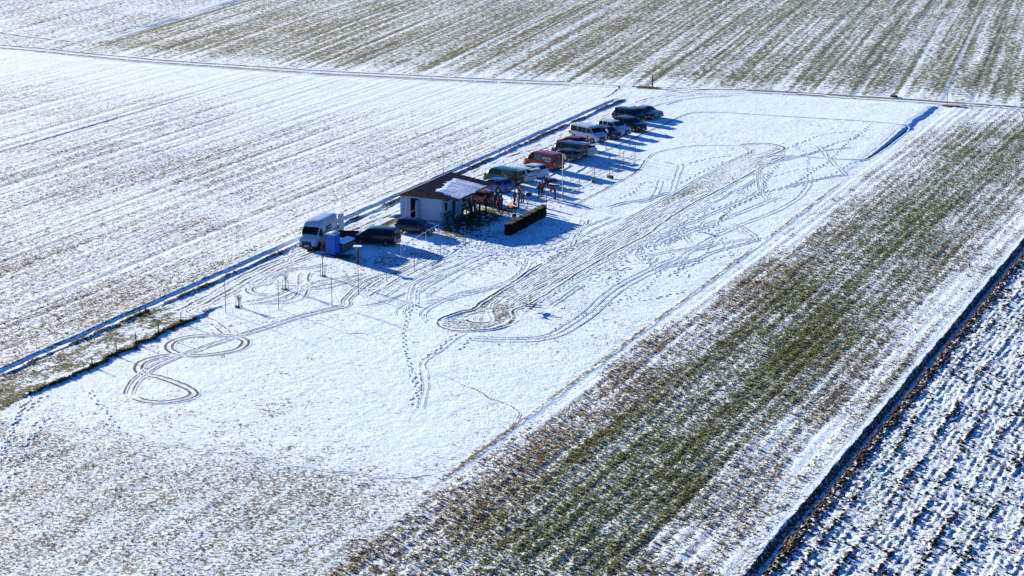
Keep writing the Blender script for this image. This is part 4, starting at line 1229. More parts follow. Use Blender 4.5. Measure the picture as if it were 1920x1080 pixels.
# right side wall with openings: window .55-1.45, door 2.55-3.35
def wallseg(x0, x1, z0, z1):
    s_ = MB(); s_.box(x0, x1, YR, YR + .05, z0, z1); return s_
wb_ = MB()
for a, c_, z0, z1 in ((.09, .70, .05, 2.34), (.70, 1.55, .05, .90), (.70, 1.55, 1.90, 2.34), (1.55, 2.70, .05, 2.34), (2.70, 3.45, 2.02, 2.34), (3.45, 5.1, .05, 2.34), (5.1, 6.0, .05, .9), (5.1, 6.0, 1.9, 2.34), (6.0, 7.6, .05, 2.34)):
    wb_.box(a, c_, YR, YR + .05, z0, z1)
wb_.build('side_wall', CW, hut, smooth_=False)
for wx0, wx1 in ((.70, 1.55), (5.1, 6.0)):
    w_ = MB()
    for q in ((wx0, wx0 + .07, .9, 1.9), (wx1 - .07, wx1, .9, 1.9), (wx0 + .07, wx1 - .07, .9, .97), (wx0 + .07, wx1 - .07, 1.83, 1.9)): w_.box(q[0], q[1], YR - .03, YR + .04, q[2], q[3])
    wo = w_.build('window', WHITEP, hut, smooth_=False)
    g = MB(); g.box(wx0 + .07, wx1 - .07, YR + .012, YR + .02, .97, 1.83); g.build('pane', GLASS, wo, smooth_=False)
dd = MB(); dd.box(2.72, 3.43, YR + .03, YR + .045, .08, 2.0); dd.build('door', CDK, hut, smooth_=False)  # sheet filling the open doorway, its shade put into the near-black colour
d2 = MB(); M = Matrix.Translation((3.45, YR, 0)) @ Matrix.Rotation(math.radians(-35), 4, 'Z') ; d2.box(0, .72, -.02, .02, .1, 2.0, M); d2.build('open_door', CW, hut, smooth_=False)
aw = MB(); aw.box(.55, 3.6, YR - .42, YR - .02, 2.10, 2.125); aw.build('door_canopy', GLASS_L, hut, smooth_=False)
# wooden gable boards above the containers, one board each
zr = lambda y: (3.34 + (y - .75) * .157) if y <= .75 else (3.34 - (y - .75) * .46)
yy = YR - .75
while yy < YL + .40:
    y1 = min(yy + .135, YL + .42)
    g = MB(); lo = 2.38 if yy > YR - .02 else 2.45
    z1a, z1b = zr(yy) - .06, zr(y1) - .06
    if min(z1a, z1b) > lo + .03:
        px_ = -.10 - .012 * (rnd.random())
        g.add([(px_, yy, lo), (px_, y1 - .012, lo), (px_, y1 - .012, z1b), (px_, yy, z1a), (px_ + .03, yy, lo), (px_ + .03, y1 - .012, lo), (px_ + .03, y1 - .012, z1b), (px_ + .03, yy, z1a)],
              [(0, 1, 2, 3), (4, 7, 6, 5), (0, 4, 5, 1), (1, 5, 6, 2), (2, 6, 7, 3), (3, 7, 4, 0)]); g.build('board', WOODD, hut, smooth_=False)
    yy += .135
for y_, z_ in ((-.95, 2.75), (.0, 2.95)):
    g = MB(); g.tube([(-.13, y_, z_), (-.10, y_, z_)], .10, 12); g.build('vent_hole', CDK, hut)
# roof slopes (trapezoid sheet), fascia, gutter
RX0, RX1 = -.45, 8.9
rf = MB()
for (ya, yb) in ((-4.35, .75), (.75, 3.05)):
    n = 34
    for i in range(n):
        a = RX0 + (RX1 - RX0) * i / n; dx = (RX1 - RX0) / n
        for (s0, h0), (s1, h1) in (((0, 0), (.55, 0)), ((.55, 0), (.65, .03)), ((.65, .03), (.9, .03)), ((.9, .03), (1, 0))):
            rf.add([(a + dx * s0, ya, zr(ya) + h0), (a + dx * s1, ya, zr(ya) + h1), (a + dx * s1, yb, zr(yb) + h1), (a + dx * s0, yb, zr(yb) + h0)], [(0, 1, 2, 3)])
rf.build('roof', ROOFM, hut, smooth_=False)
b = MB()
for x in (RX0 + .01, RX1 - .04):
    b.add([(x, -4.35, zr(-4.35) - .10), (x, .75, zr(.75) - .14), (x, 3.05, zr(3.05) - .10), (x, 3.05, zr(3.05) - .01), (x, .75, zr(.75) - .01), (x, -4.35, zr(-4.35) - .01),
           (x + .03, -4.35, zr(-4.35) - .10), (x + .03, .75, zr(.75) - .14), (x + .03, 3.05, zr(3.05) - .10), (x + .03, 3.05, zr(3.05) - .01), (x + .03, .75, zr(.75) - .01), (x + .03, -4.35, zr(-4.35) - .01)],
          [(0, 1, 4, 5), (1, 2, 3, 4), (6, 11, 10, 7), (7, 10, 9, 8), (0, 6, 7, 1), (1, 7, 8, 2), (5, 4, 10, 11), (4, 3, 9, 10)])
b.build('bargeboard', ROOFM, hut, smooth_=False)
b = MB(); b.tube([(RX0, -4.42, zr(-4.35) - .05), (RX1, -4.42, zr(-4.35) - .05)], .055, 8); b.build('gutter', ROOFM, hut)
b = MB()
for x in (2.2, 4.9, 7.2, 8.7): b.tube([(x, -4.2, -.1), (x, -4.2, zr(-4.2) - .03)], .045, 8)
b.build('porch_post', WOODD, hut)
b = MB()
for x in np.arange(.1, 8.8, .9): b.box(x, x + .06, -4.3, YR, 2.42, 2.5)
b.build('rafter', WOODD, hut)
# snow lying on the lower part of the right-hand slope
def snow_roof():
    nx, ny = 90, 44; v = []; f = []; keep = {}
    for i in range(nx + 1):
        for j in range(ny + 1):
            x = -.40 + 9.6 * i / nx; y = -4.40 + 4.9 * j / ny
            edge = np.interp(x + .5 * (float(vn(y * 2.2, 3, 405)) - .5), [-.4, .15, .45, .8, 3.0, 5.5, 6.95, 7.15, 9.2], [-5, -4.4, -2.6, -1.3, -1.05, -.6, -.5, -6, -6]) + .5 * (float(vn(x * 2.1, 1, 401)) - .5) + .45 * (float(vn(x * 6.3, y * 1.2, 402)) - .5)
            streak = float(vn(x * 3.4, 5, 403))
            t = (edge - y) / .55
            th = min(1, max(-.4, t)) * (.05 + .05 * float(fbm(x * 1.3, y * .6, 404, 3)))
            th += .010 * math.sin(x * 2 * math.pi / .55) - .018 * (streak < .3)
            v.append((x, y, zr(y) + .012 + th))
    for i in range(nx):
        for j in range(ny):
            q = (i * (ny + 1) + j, (i + 1) * (ny + 1) + j, (i + 1) * (ny + 1) + j + 1, i * (ny + 1) + j + 1)
            if any(v[k][2] - zr(v[k][1]) > .033 for k in q): f.append(q)
    build('roof_snow', v, f, SNOWM, hut, angle=80)
snow_roof()
# bench and small furniture by the wall
def bench(x0, x1, y, label, cat='bench'):
    p = UW(190.2 + (x0 + x1) / 2, -93.25 - y)
    r = thing('bench', label, cat, (*p, .08), ROT_U, None); hl = (x1 - x0) / 2
    b = MB(); b.box(-hl, hl, -.2, .2, .42, .46); b.build('seat', WOODD, r)
    b = MB(); b.box(-hl, hl, .2, .23, .55, .85); b.build('backrest', WOODD, r)
    for x in (-hl + .15, hl - .15):
        b = MB(); b.box(x - .03, x + .03, -.18, .18, 0, .42); b.build('leg', WOODD, r)
bench(.5, 2.2, YR - .35, 'wooden bench below the white framed window of the hut')
bench(4.2, 5.9, YR - .35, 'wooden bench in the shade behind the open hut door')
# thin aerial mast behind the hut
def pole(px, py, h, r=.03, name='net_pole', label='', cat='pole', group=None, mtl=None, guy=0, foot_=True):
    t = thing(name, label, cat, at(px, py, -.02), 0, group)
    b = MB(); b.tube([(0, 0, -.1), (0, 0, h)], [r, r * .8], 8); b.build('shaft', mtl or POSTM, t)
    if guy:
        for a in ((-1.1, -.5), (1.2, -.6)) if guy == 2 else ((.9, -.7),):
            b = MB(); b.tube([(a[0], a[1], 0), (0, 0, h * .62)], .012, 5); b.build('brace', mtl or POSTM, t)
    return t
t = thing('aerial_mast', 'thin pale aerial mast rising behind the ridge of the hut', 'mast', atuw(199.8, -95.2), 0)
b = MB(); b.tube([(0, 0, 0), (0, 0, 5.7)], [.035, .02], 8); b.build('shaft', mat('reddish mast', (.30, .20, .20), .5), t)
b = MB(); b.tube([(-.25, 0, 5.3), (.25, 0, 5.3)], .012, 5); b.build('cross_rod', STEEL, t)

# ---------------------------------------------------------------- toilet cabin, box, posts, railing
BLUEP = mat('blue plastic', (.006, .11, .50), .45, noise=.05)
g0 = G(628.7, 480.5); u0, w0 = float(g0 @ U), float(g0 @ W)
t = thing('portable_toilet', 'blue portable toilet cabin with pale roof beside the white van', 'toilet', atuw(u0 + .55, w0 - .55, 0), ROT_U)
b = MB(); b.box(-.54, .54, -.54, .54, 0, .12); b.build('base', DARK, t)
for nm, q in (('wall', (-.52, -.48, -.52, .52)), ('wall', (.48, .52, -.52, .52)), ('wall', (-.48, .48, -.52, -.48)), ('wall', (-.48, .48, .48, .52))):
    b = MB(); b.box(q[0], q[1], q[2], q[3], .12, 2.08); b.build(nm, BLUEP, t, smooth_=False)
for y in (-.40, -.13, .14, .41):
    b = MB(); b.box(-.535, -.521, y - .025, y + .025, .2, 2.0); b.build('rib', BLUEP, t, smooth_=False)
b = MB(); b.box(-.38, .38, -.545, -.521, .16, 1.98); dr = b.build('door', BLUEP, t, smooth_=False)
b = MB(); b.box(.26, .32, -.57, -.546, 1.0, 1.14); b.build('handle', DARK, dr, smooth_=False)
b = MB(); b.prism([(-.56, 2.08), (.56, 2.08), (.50, 2.17), (.25, 2.26), (-.25, 2.26), (-.50, 2.17)], 'x', -.56, .56); b.build('roof', mat('pale plastic', (.55, .62, .68), .5), t)
b = MB(); b.tube([(.3, .3, 2.2), (.3, .3, 2.42)], .05, 8); b.build('vent_pipe', DARK, t)

g0 = G(643.8, 476); u0, w0 = float(g0 @ U), float(g0 @ W)
t = thing('firewood_box', 'grey wooden box with sloping snow covered lid beside the blue toilet cabin', 'box', atuw(u0 + 1.2, w0 - .4, 0), ROT_U)
b = MB()
for q in ((-1.15, -1.07, -.36, -.28), (1.07, 1.15, -.36, -.28), (-1.15, -1.07, .28, .36), (1.07, 1.15, .28, .36)): b.box(*q, 0, .95 if q[2] < 0 else 1.1)
b.build('leg', STEEL, t)
for k in range(6):
    b = MB(); b.box(-1.06, 1.06, -.36, -.33, .18 + k * .12, .285 + k * .12); b.build('board', mat('grey boards', (.10, .11, .11), .8, noise=.3, scale=12), t, smooth_=False)
    b = MB(); b.box(-1.15, -1.12, -.27, .27, .18 + k * .12, .285 + k * .12); b.build('board', MATS['grey boards'], t, smooth_=False)
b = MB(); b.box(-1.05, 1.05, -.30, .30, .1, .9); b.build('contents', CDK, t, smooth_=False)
b = MB(); b.prism([(-.46, .95), (.44, 1.13), (.44, 1.17), (-.46, .99)], 'x', -1.28, 1.28); ld = b.build('lid', WOODD, t, smooth_=False)
b = MB(); b.prism([(-.45, .992), (.43, 1.172), (.40, 1.22), (-.41, 1.05)], 'x', -1.26, 1.26); b.build('snow_cover', SNOWM, ld)
# dark sled load behind the box
t = thing('dark_trailer', 'low dark trailer standing between van and minivan behind the wooden box', 'trailer', at(652, 452), ROT_U - 1.3)
b = MB(); b.box(-1.1, 1.1, -.6, .6, .45, .52); b.build('floor', DARK, t)
for q in ((-1.1, 1.1, -.6, -.56), (-1.1, 1.1, .56, .6), (-1.1, -1.06, -.56, .56), (1.06, 1.1, -.56, .56)):
    b = MB(); b.box(*q, .52, .95); b.build('side_board', mat('maroon boards', (.05, .02, .02), .7), t)
for y in (-.68, .68):
    b = MB(); b.tube([(0, y - .07, .28), (0, y + .07, .28)], .28, 16); b.build('wheel', RUB, t)
# feeding table on a thick post
t = thing('table_post', 'thick wooden post carrying a small snow covered board', 'post', at(671, 494.5))
b = MB(); b.tube([(0, 0, -.1), (.01, 0, 1.65)], [.15, .12], 10); b.build('shaft', WOODD, t)
b = MB(); b.box(-.42, .42, -.28, .28, 1.65, 1.70); bd = b.build('board', WOODD, t)
b = MB(); b.box(-.40, .40, -.26, .26, 1.702, 1.77); b.build('snow_cover', SNOWM, bd)
pole(677.5, 490, 1.35, .03, 'thin_post', 'thin dark pole leaning close to the thick table post', 'pole')

# railing in front of the dark blue hatchback
A = G(774.5, 468); B_ = G(821.8, 440.5); d = B_ - A; Lr = float(np.hypot(*d))
t = thing('pipe_railing', 'pale pipe railing in front of the dark blue hatchback', 'railing', (A[0], A[1], float(zh(A)[0])), math.atan2(d[1], d[0]))
for k in range(4):
    x = Lr * (k / 2) if k < 3 else -Lr * .48
    b = MB(); b.tube([(x, 0, -.1), (x, 0, 1.05)], .032, 8); b.build('post', WHITEP, t)
b = MB(); b.tube([(-Lr * .48, 0, 1.05), (Lr, 0, 1.05)], .03, 8); b.build('rail', WHITEP, t)
b = MB(); b.tube([(-Lr * .48, 0, .55), (0, 0, .55)], .015, 6); b.build('rail', WHITEP, t)
# white bicycle leaning on the railing
t = thing('leaning_bicycle', 'pale bicycle leaning against the pipe railing', 'bicycle', at(808, 443), math.atan2(d[1], d[0]))
for x in (-.5, .5):
    v = []; f = []
    for i in range(20):
        a = 2 * math.pi * i / 20
        for j in range(5):
            c_ = 2 * math.pi * j / 5; rr = .32 + .022 * math.cos(c_)
            v.append((x + rr * math.cos(a), .022 * math.sin(c_), .34 + rr * math.sin(a)))
    for i in range(20):
        for j in range(5): f.append((i * 5 + j, i * 5 + (j + 1) % 5, ((i + 1) % 20) * 5 + (j + 1) % 5, ((i + 1) % 20) * 5 + j))
    build('wheel', v, f, RUB, t)
b = MB()
for p, q in (((-.5, 0, .34), (-.1, 0, .3)), ((-.1, 0, .3), (-.22, 0, .82)), ((-.22, 0, .80), (.36, 0, .82)), ((-.1, 0, .3), (.38, 0, .78)), ((-.5, 0, .34), (-.22, 0, .78)), ((.5, 0, .34), (.34, 0, .95))): b.tube([p, q], .02, 6)
b.build('frame', WHITEP, t)
b = MB(); b.box(-.34, -.12, -.06, .06, .84, .89); b.build('saddle', DARK, t)
b = MB(); b.tube([(.34, -.28, .98), (.34, .28, .98)], .015, 6); b.build('handlebar', DARK, t)

# ---------------------------------------------------------------- poles of the safety net
NP = [(1024.5, 390.5, 1.95, 'pole of the safety net nearest the right end of the hedge'), (1055.7, 378.5, 2.3, 'dark net pole right beside the tall white windsock pole'),
      (1085.8, 361.5, 1.85, 'slim net pole right of the bending man'), (1114.4, 347, 2.35, 'net pole between the lit strips behind the bending man'),
      (1142.4, 333, 2.5, 'net pole with a small dark heap at its foot'), (1168.6, 318.5, 2.3, 'net pole standing closest to the outer track of the meadow'),
      (1190.6, 306, 2.7, 'last net pole at the outer corner by the curved track'), (1162.3, 293, 2.2, 'net pole in front of the white minibus shadow'),
      (1114.6, 290, 1.5, 'short net pole behind the two loading people'), (1059.4, 275, 1.5, 'thin pole standing at the lane beside the red car')]
for x, y, h, l in NP: pole(x, y, h, .035, 'net_pole', l, 'pole', 'poles of the safety net')
FPs = [(423.4, 588, 3.1, 1, 'net pole furthest left on the lower meadow'), (522.6, 580.5, 2.8, 0, 'second net pole from the left on the lower meadow'), (622.6, 572, 2.75, 1, 'third net pole from the left, with a slanting brace'),
       (672.2, 552.5, 2.7, 1, 'net pole just outside the shade of the black minivan'), (725.3, 527, 2.9, 0, 'net pole at the lower edge of the minivan shade'), (777.2, 508, 2.1, 0, 'net pole in the shade below the pipe railing'),
       (749.2, 477, 1.35, 0, 'short net pole between black minivan and railing'), (825.8, 486.5, 2.1, 0, 'net pole at the tip of the hatchback shadow'), (872.4, 467, 2.2, 0, 'net pole at the corner of the dark lawn before the hut')]
for x, y, h, g_, l in FPs: pole(x, y, h, .032, 'net_pole', l, 'pole', 'poles of the safety net', mtl=mat('rusty pole', (.075, .055, .050), .7), guy=g_)
HPs = [(954.6, 419.5, 2.05, 0, 'dark pole left of the man walking behind the hedge'), (917.3, 437.5, 2.3, 2, 'guyed pole with two slanting struts below the hut'), (988, 402.5, 2.1, 1, 'pole with one strut between the fire and the hedge')]
for x, y, h, g_, l in HPs: pole(x, y, h, .038, 'guyed_pole', l, 'pole', 'poles around the hut yard', guy=g_)
# safety net between the outer poles (open mesh)
def net(P, h, label):
    P = [G(*p) for p in P]; b = MB()
    for a, c_ in zip(P[:-1], P[1:]):
        L_ = float(np.hypot(*(c_ - a))); za, zc = float(zh(a)[0]), float(zh(c_)[0])
        nv = int(L_ / .55)
        for i in range(nv + 1):
            q = a + (c_ - a) * i / nv; z = za + (zc - za) * i / nv
            b.tube([(q[0], q[1], z), (q[0], q[1], z + h)], .0045, 3, False)
        for j in range(5):
            b.tube([(a[0], a[1], za + .05 + h * j / 4), (*(a + (c_ - a) * .5), (za + zc) / 2 + h * j / 4 - .02), (c_[0], c_[1], zc + .05 + h * j / 4)], .0045, 3, False)
    o = b.build('safety_net', mat('green net', (.03, .09, .06), .8), smooth_=False)
    tag(o, label, 'net')
net([(1024.5, 390.5), (1055.7, 378.5), (1085.8, 361.5), (1114.4, 347), (1142.4, 333), (1168.6, 318.5), (1190.6, 306)], 1.5, 'see-through green net strung between the poles beside the parked cars')
net([(672.2, 552.5), (725.3, 527), (777.2, 508), (825.8, 486.5), (872.4, 467)], 1.2, 'see-through net between the poles in front of the black minivan')
# tall white pole with windsock and red marker
t = thing('windsock_pole', 'tall white pole with a drooping pale windsock above the bending man', 'windsock', at(1054.5, 374))
b = MB(); b.tube([(0, 0, 0), (0, 0, 5.1)], [.045, .03], 8); b.build('shaft', WHITEP, t)
b = MB(); b.tube([(0, 0, 5.0), (.12, -.02, 4.98), (.25, -.03, 4.8), (.32, -.03, 4.5)], [.17, .16, .13, .08], 10); b.build('windsock', mat('pale orange cloth', (.75, .50, .42), .8), t)
b = MB(); b.tube([(0, 0, .2), (0, 0, .62)], .075, 8); b.build('red_band', mat('red marking', (.45, .03, .02), .6), t)
t = thing('windsock_pole', 'grey mast with small white windsock in front of the minibus nose', 'windsock', at(1136, 281))
b = MB(); b.tube([(0, 0, 0), (0, 0, 2.9)], [.04, .03], 8); b.build('shaft', STEEL, t)
b = MB(); b.tube([(0, 0, 2.55), (.15, 0, 2.45), (.22, 0, 2.15)], [.12, .10, .05], 8); b.build('windsock', WHITEP, t)
# low barrier rails beside the red van
for (p, q, l) in (((1003, 326), (1048, 305), 'low pale rail on short posts beside the red van'), ((1055, 318), (1083, 300), 'low rail behind the dark grey hatchback'), ((965, 352), (1000, 337), 'low wooden rail behind the pale estate car')):
    a, c_ = G(*p), G(*q); d = c_ - a; L_ = float(np.hypot(*d))
    t = thing('barrier_rail', l, 'rail', (a[0], a[1], float(zh(a)[0])), math.atan2(d[1], d[0]), 'low rails behind the parked cars')
    b = MB(); b.box(0, L_, -.03, .03, .5, .58); b.build('rail', STEEL, t)
    for k in range(3):
        b = MB(); b.box(L_ * k / 2 - .03, L_ * k / 2 + .03, -.03, .03, 0, .5); b.build('post', STEEL, t)

# ---------------------------------------------------------------- fence stakes, young trees, road signs
for x, y, h, l in ((274, 589, .75, 'stake farthest up the field margin beside the lane'), (262, 592, .6, 'lower of the two stakes on the field margin'), (339.5, 606, .8, 'stake at the upper end of the grassy lane bank'), (296.7, 628, 1.2, 'tallest stake on the grassy lane bank'),
                   (255.5, 646, 1.0, 'stake in the middle of the grassy lane bank'), (218, 668, 1.2, 'thick stake with grass clump on the lane bank'), (173, 688, .7, 'lowest stake near the bottom end of the lane bank')):
    t = thing('fence_stake', l, 'stake', at(x, y, -.03), 0, 'old fence stakes on the lane bank')
    b = MB(); b.tube([(0, 0, 0), (rnd.uniform(-.05, .05), rnd.uniform(-.05, .05), h)], [.05, .04], 7); b.build('shaft', WOODD, t)
    g = MB()
    for k in range(22):
        a = rnd.uniform(0, 6.28); r = rnd.uniform(.05, .28); q = Vector((math.cos(a) * r, math.sin(a) * r, 0)); s_ = rnd.uniform(.12, .38)
        g.add([q + Vector((-.03, 0, -.03)), q + Vector((.03, .01, -.03)), q + Vector((rnd.uniform(-.1, .1), rnd.uniform(-.1, .1), s_))], [(0, 1, 2)])
    g.build('grass_clump', mat('dead grass', (.06, .045, .022), .9), t, smooth_=False)


def sapling(px, py, h, stakes, label, seed):
    r_ = random.Random(seed)
    t = thing('young_tree', label, 'tree', at(px, py, -.02), 0, 'young bare trees with stakes')
    BK = mat('young bark', (.085, .060, .050), .85)
    b = MB(); b.tube([(0, 0, 0), (.03, .02, h * .45), (.0, .05, h * .8), (.02, .03, h)], [.045, .035, .02, .008], 7); b.build('trunk', BK, t)
    cr = MB()
    for k in range(26):
        z = h * r_.uniform(.42, .93); a = r_.uniform(0, 6.28); L_ = r_.uniform(.25, .75) * (1.15 - z / h)
        p = Vector((.02, .04, z)); q = p + Vector((math.cos(a) * L_ * .6, math.sin(a) * L_ * .6, L_ * .8)); e = q + Vector((math.cos(a + .5) * L_ * .35, math.sin(a + .5) * L_ * .35, L_ * .5))
        cr.tube([p, q, e], [.012, .008, .004], 4, False)
        for m_ in range(3):
            s_ = p.lerp(e, r_.uniform(.3, .9)); a2 = a + r_.uniform(-1.2, 1.2)
            cr.tube([s_, s_ + Vector((math.cos(a2) * .2, math.sin(a2) * .2, .22))], [.006, .003], 3, False)
    cr.build('crown', BK, t, smooth_=False)
    for (dx, dy, hh) in stakes:
        b = MB(); b.tube([(dx, dy, -.05), (dx * .9, dy, hh)], .026, 7); b.build('support_stake', WOODD, t)
    g = MB()
    for k in range(36):
        a = r_.uniform(0, 6.28); r = r_.uniform(.02, .42); q = Vector((math.cos(a) * r, math.sin(a) * r, 0)); s_ = r_.uniform(.08, .26)
        g.add([q + Vector((-.04, 0, -.03)), q + Vector((.04, .01, -.03)), q + Vector((r_.uniform(-.1, .1), r_.uniform(-.1, .1), s_))], [(0, 1, 2)])
    g.build('grass_clump', mat('dead grass', (.06, .045, .022), .9), t, smooth_=False)


sapling(605, 518, 3.6, [(-.22, .1, 1.2), (.25, .0, 1.0)], 'tallest young bare tree, standing in front of the white van', 1)
sapling(535, 543.5, 1.7, [(-.25, 0, 1.0), (.28, .1, .95)], 'short young tree between two stakes, second from the left', 2)
sapling(447, 576, 1.0, [(-.22, 0, .75), (.12, .05, .85), (.25, -.05, .95)], 'stunted bush among three stakes beside the leftmost net pole', 3)
t = thing('way_marker', 'wooden cross-shaped marker post at the farm road junction', 'marker', at(1223.2, 164))
b = MB(); b.box(-.09, .09, -.06, .06, 0, 1.85); b.build('post', WOODD, t)
b = MB(); b.box(-.28, .28, -.02, .08, .95, 1.06); b.build('cross_arm', WOODD, t)
bu = tufts('grass_island', *(lambda n: (UW and (guw(1210, 163.5)[0] + rs.normal(0, .45, n)), guw(1213, 163.5)[1] + rs.normal(0, .9, n)))(420), rs.uniform(.10, .24, 420), np.tile((.12, .10, .055), (420, 1)), 'dry grass island at the foot of the marker post')
t = thing('road_delineator', 'thin post at the road above the blue shaded bank', 'post', at(1775.5, 197))
b = MB(); b.tube([(0, 0, 0), (0, 0, 1.75)], .045, 8); b.build('post', POSTM, t)
b = MB(); b.box(-.07, .07, -.02, .02, 1.45, 1.75); b.build('reflector', PLATE, t)
uc, wc = guw(1788, 200)
tufts('culvert_weeds', uc + rs.normal(0, .25, 170), wc + rs.normal(0, .9, 170), rs.uniform(.1, .25, 170), np.tile((.045, .035, .028), (170, 1)), 'dark weeds at the culvert below the road post')
t = thing('stone_heap', 'small dark heap on the grass edge above the farm road', 'stones', at(1676, 181.5))
for k in range(5):
    b = MB(); a = k * 1.3; b.box(-.22, .22, -.16, .16, 0, .22, Matrix.Translation((.3 * math.cos(a), .2 * math.sin(a), .02 * k)) @ Matrix.Rotation(a, 4, 'Z')); b.build('stone', mat('dark stone', (.04, .04, .045), .9, bump=.02), t)

# ---------------------------------------------------------------- clipped hedge
def hedge():
    u0, u1, wc, hh, hwid = 187.7, 197.3, -82.3, 1.12, .31
    t = thing('clipped_hedge', 'clipped dark evergreen hedge with a walking man behind its left end', 'hedge', atuw((u0 + u1) / 2, wc), ROT_U)
    core = MB(); n = 30; L_ = u1 - u0
    v = []; f = []
    for i in range(n + 1):
        x = -L_ / 2 + L_ * i / n; tap = .82 if i in (0, n) else 1
        for (y, z) in ((-hwid, .02), (-hwid * 1.02, hh * .6), (-hwid * .8, hh * .93), (hwid * .8, hh * .93), (hwid * 1.02, hh * .6), (hwid, .02)):
            v.append((x + rnd.uniform(-.04, .04), y * tap + rnd.uniform(-.05, .05), z * (1 if z < .1 else tap) + (rnd.uniform(-.07, .05) if z > .1 else 0)))
    for i in range(n):
        for k in range(6): f.append((i * 6 + k, i * 6 + (k + 1) % 6, (i + 1) * 6 + (k + 1) % 6, (i + 1) * 6 + k))
    f += [tuple(range(6)), tuple(n * 6 + k for k in range(6))]
    HM = mat('hedge foliage', (.006, .010, .004), .9, noise=.5, scale=8)
    build('inner_foliage', v, f, mat('hedge shade foliage', (.007, .010, .005), .95, noise=.4), t)
    lf = MB()
    for k in range(9000):
        x = rnd.uniform(-L_ / 2 - .05, L_ / 2 + .05); r = rnd.random()
        if r < .38: y = rnd.uniform(-hwid, hwid); z = hh * rnd.uniform(.86, 1.0); up = 1
        elif r < .9: y = (1 if rnd.random() < .35 else -1) * hwid * rnd.uniform(.9, 1.12); z = rnd.uniform(.03, hh * .95); up = 0
        else: y = rnd.uniform(-hwid, hwid); z = rnd.uniform(.03, hh * .95); x = (L_ / 2 + rnd.uniform(-.03, .06)) * (1 if rnd.random() < .5 else -1); up = 0
        z -= .09 * float(math.sin(x * 5.1) * math.sin(x * 1.7)) * up; s_ = rnd.uniform(.06, .15) * (1 + .8 * up)
        p = Vector((x, y, z)); a = rnd.uniform(0, 6.28); d_ = Vector((math.cos(a), math.sin(a), rnd.uniform(.4, 1.6) + 1.4 * up)).normalized(); sd = d_.orthogonal().normalized()
        lf.add([p - sd * s_ * .3, p + sd * s_ * .3, p + d_ * s_], [(0, 1, 2)])
    lf.build('foliage', HM, t, smooth_=False)
    for k in range(10):
        x = -L_ / 2 + .4 + k * (L_ - .8) / 9
        b = MB(); b.tube([(x, 0, -.05), (x, 0, .5)], .03, 6); b.build('stem', WOODD, t)
hedge()

# ---------------------------------------------------------------- camp fire
t = thing('camp_fire', 'small camp fire with orange flames in the middle of the group', 'fire', at(960, 391))
for k in range(12):
    a = 2 * math.pi * k / 12
    b = MB(); b.box(-.11, .11, -.08, .08, 0, .15, Matrix.Translation((.44 * math.cos(a), .44 * math.sin(a), 0)) @ Matrix.Rotation(a + 1.57, 4, 'Z')); b.build('stone', mat('dark stone', (.04, .04, .045), .9, bump=.02), t)
for k in range(6):
    a = k * 1.05; b = MB(); b.tube([(.33 * math.cos(a), .33 * math.sin(a), .06), (-.1 * math.cos(a), -.1 * math.sin(a), .3)], .045, 7); b.build('log', mat('charred wood', (.02, .014, .01), .9), t)
FL = mat('flame', (.8, .15, .02), .9, emit=(1, .10, .02, .45))
for k in range(9):
    a = rnd.uniform(0, 6.28); r = rnd.uniform(0, .2); h_ = rnd.uniform(.22, .5) * (1 - r * 1.5); x, y = r * math.cos(a), r * math.sin(a)
    b = MB(); b.tube([(x, y, .12), (x + .03, y, .12 + h_ * .35), (x - .02, y + .02, .12 + h_ * .75), (x + .02, y, .12 + h_)], [.07, .085, .04, .004], 7); b.build('flame', FL, t)

# ---------------------------------------------------------------- model aeroplanes
def model_plane(name, loc, rz, span, col, label, bi=False, tilt=0):
    t = thing(name, label, 'model aeroplane', loc, rz); s = span / 2
    m1 = mat('model ' + label[:6], col, .4, coat=.5)
    b = MB(); b.tube([(-.62 * span, 0, .10 * span), (-.3 * span, 0, .09 * span), (.0, 0, .08 * span), (.25 * span, 0, .08 * span), (.36 * span, 0, .08 * span)], [.014 * span, .04 * span, .062 * span, .055 * span, .03 * span], 10); b.build('fuselage', m1, t)
    for z in ((.05 * span, .20 * span) if bi else (.06 * span,)):
        b = MB(); b.prism([(-.09 * span, 0), (-.03 * span, .016 * span), (.06 * span, .016 * span), (.09 * span, 0)], 'y', -s, s, Matrix.Translation((.05 * span, 0, z))); b.build('wing', m1, t)
    if bi:
        for y in (-.33 * span, .33 * span):
            b = MB(); b.tube([(.05 * span, y, .05 * span), (.05 * span, y, .2 * span)], .008 * span, 5); b.build('strut', DARK, t)
    b = MB(); b.prism([(-.66 * span, -.18 * span), (-.54 * span, -.18 * span), (-.5 * span, 0), (-.54 * span, .18 * span), (-.66 * span, .18 * span)], 'z', .10 * span, .11 * span); b.build('tailplane', m1, t)
    b = MB(); b.prism([(-.68 * span, .10 * span), (-.50 * span, .10 * span), (-.62 * span, .26 * span), (-.68 * span, .26 * span)], 'y', -.006, .006); b.build('fin', m1, t)
    b = MB(); b.box(.365 * span, .372 * span, -.11 * span, .11 * span, .065 * span, .09 * span); b.build('propeller', DARK, t)
    for y in (-.11 * span, .11 * span):
        b = MB(); b.tube([(.12 * span, y - .01, -.05 * span), (.12 * span, y + .01, -.05 * span)], .035 * span, 10); wh = b.build('wheel', RUB, t)
        b = MB(); b.tube([(.12 * span, y, -.05 * span), (.10 * span, y * .4, .05 * span)], .007 * span, 5); b.build('gear_leg', STEEL, t)
    t.rotation_euler = (0, tilt, rz)
    return t
gp = G(1000, 583)
model_plane('flying_model', (gp[0], gp[1], float(zh(gp)[0]) + .26), math.radians(70), 1.5, (.10, .045, .11), 'purple biplane model flying low over the snow beside the airstrip', bi=True)
gp = G(1036, 352.5)
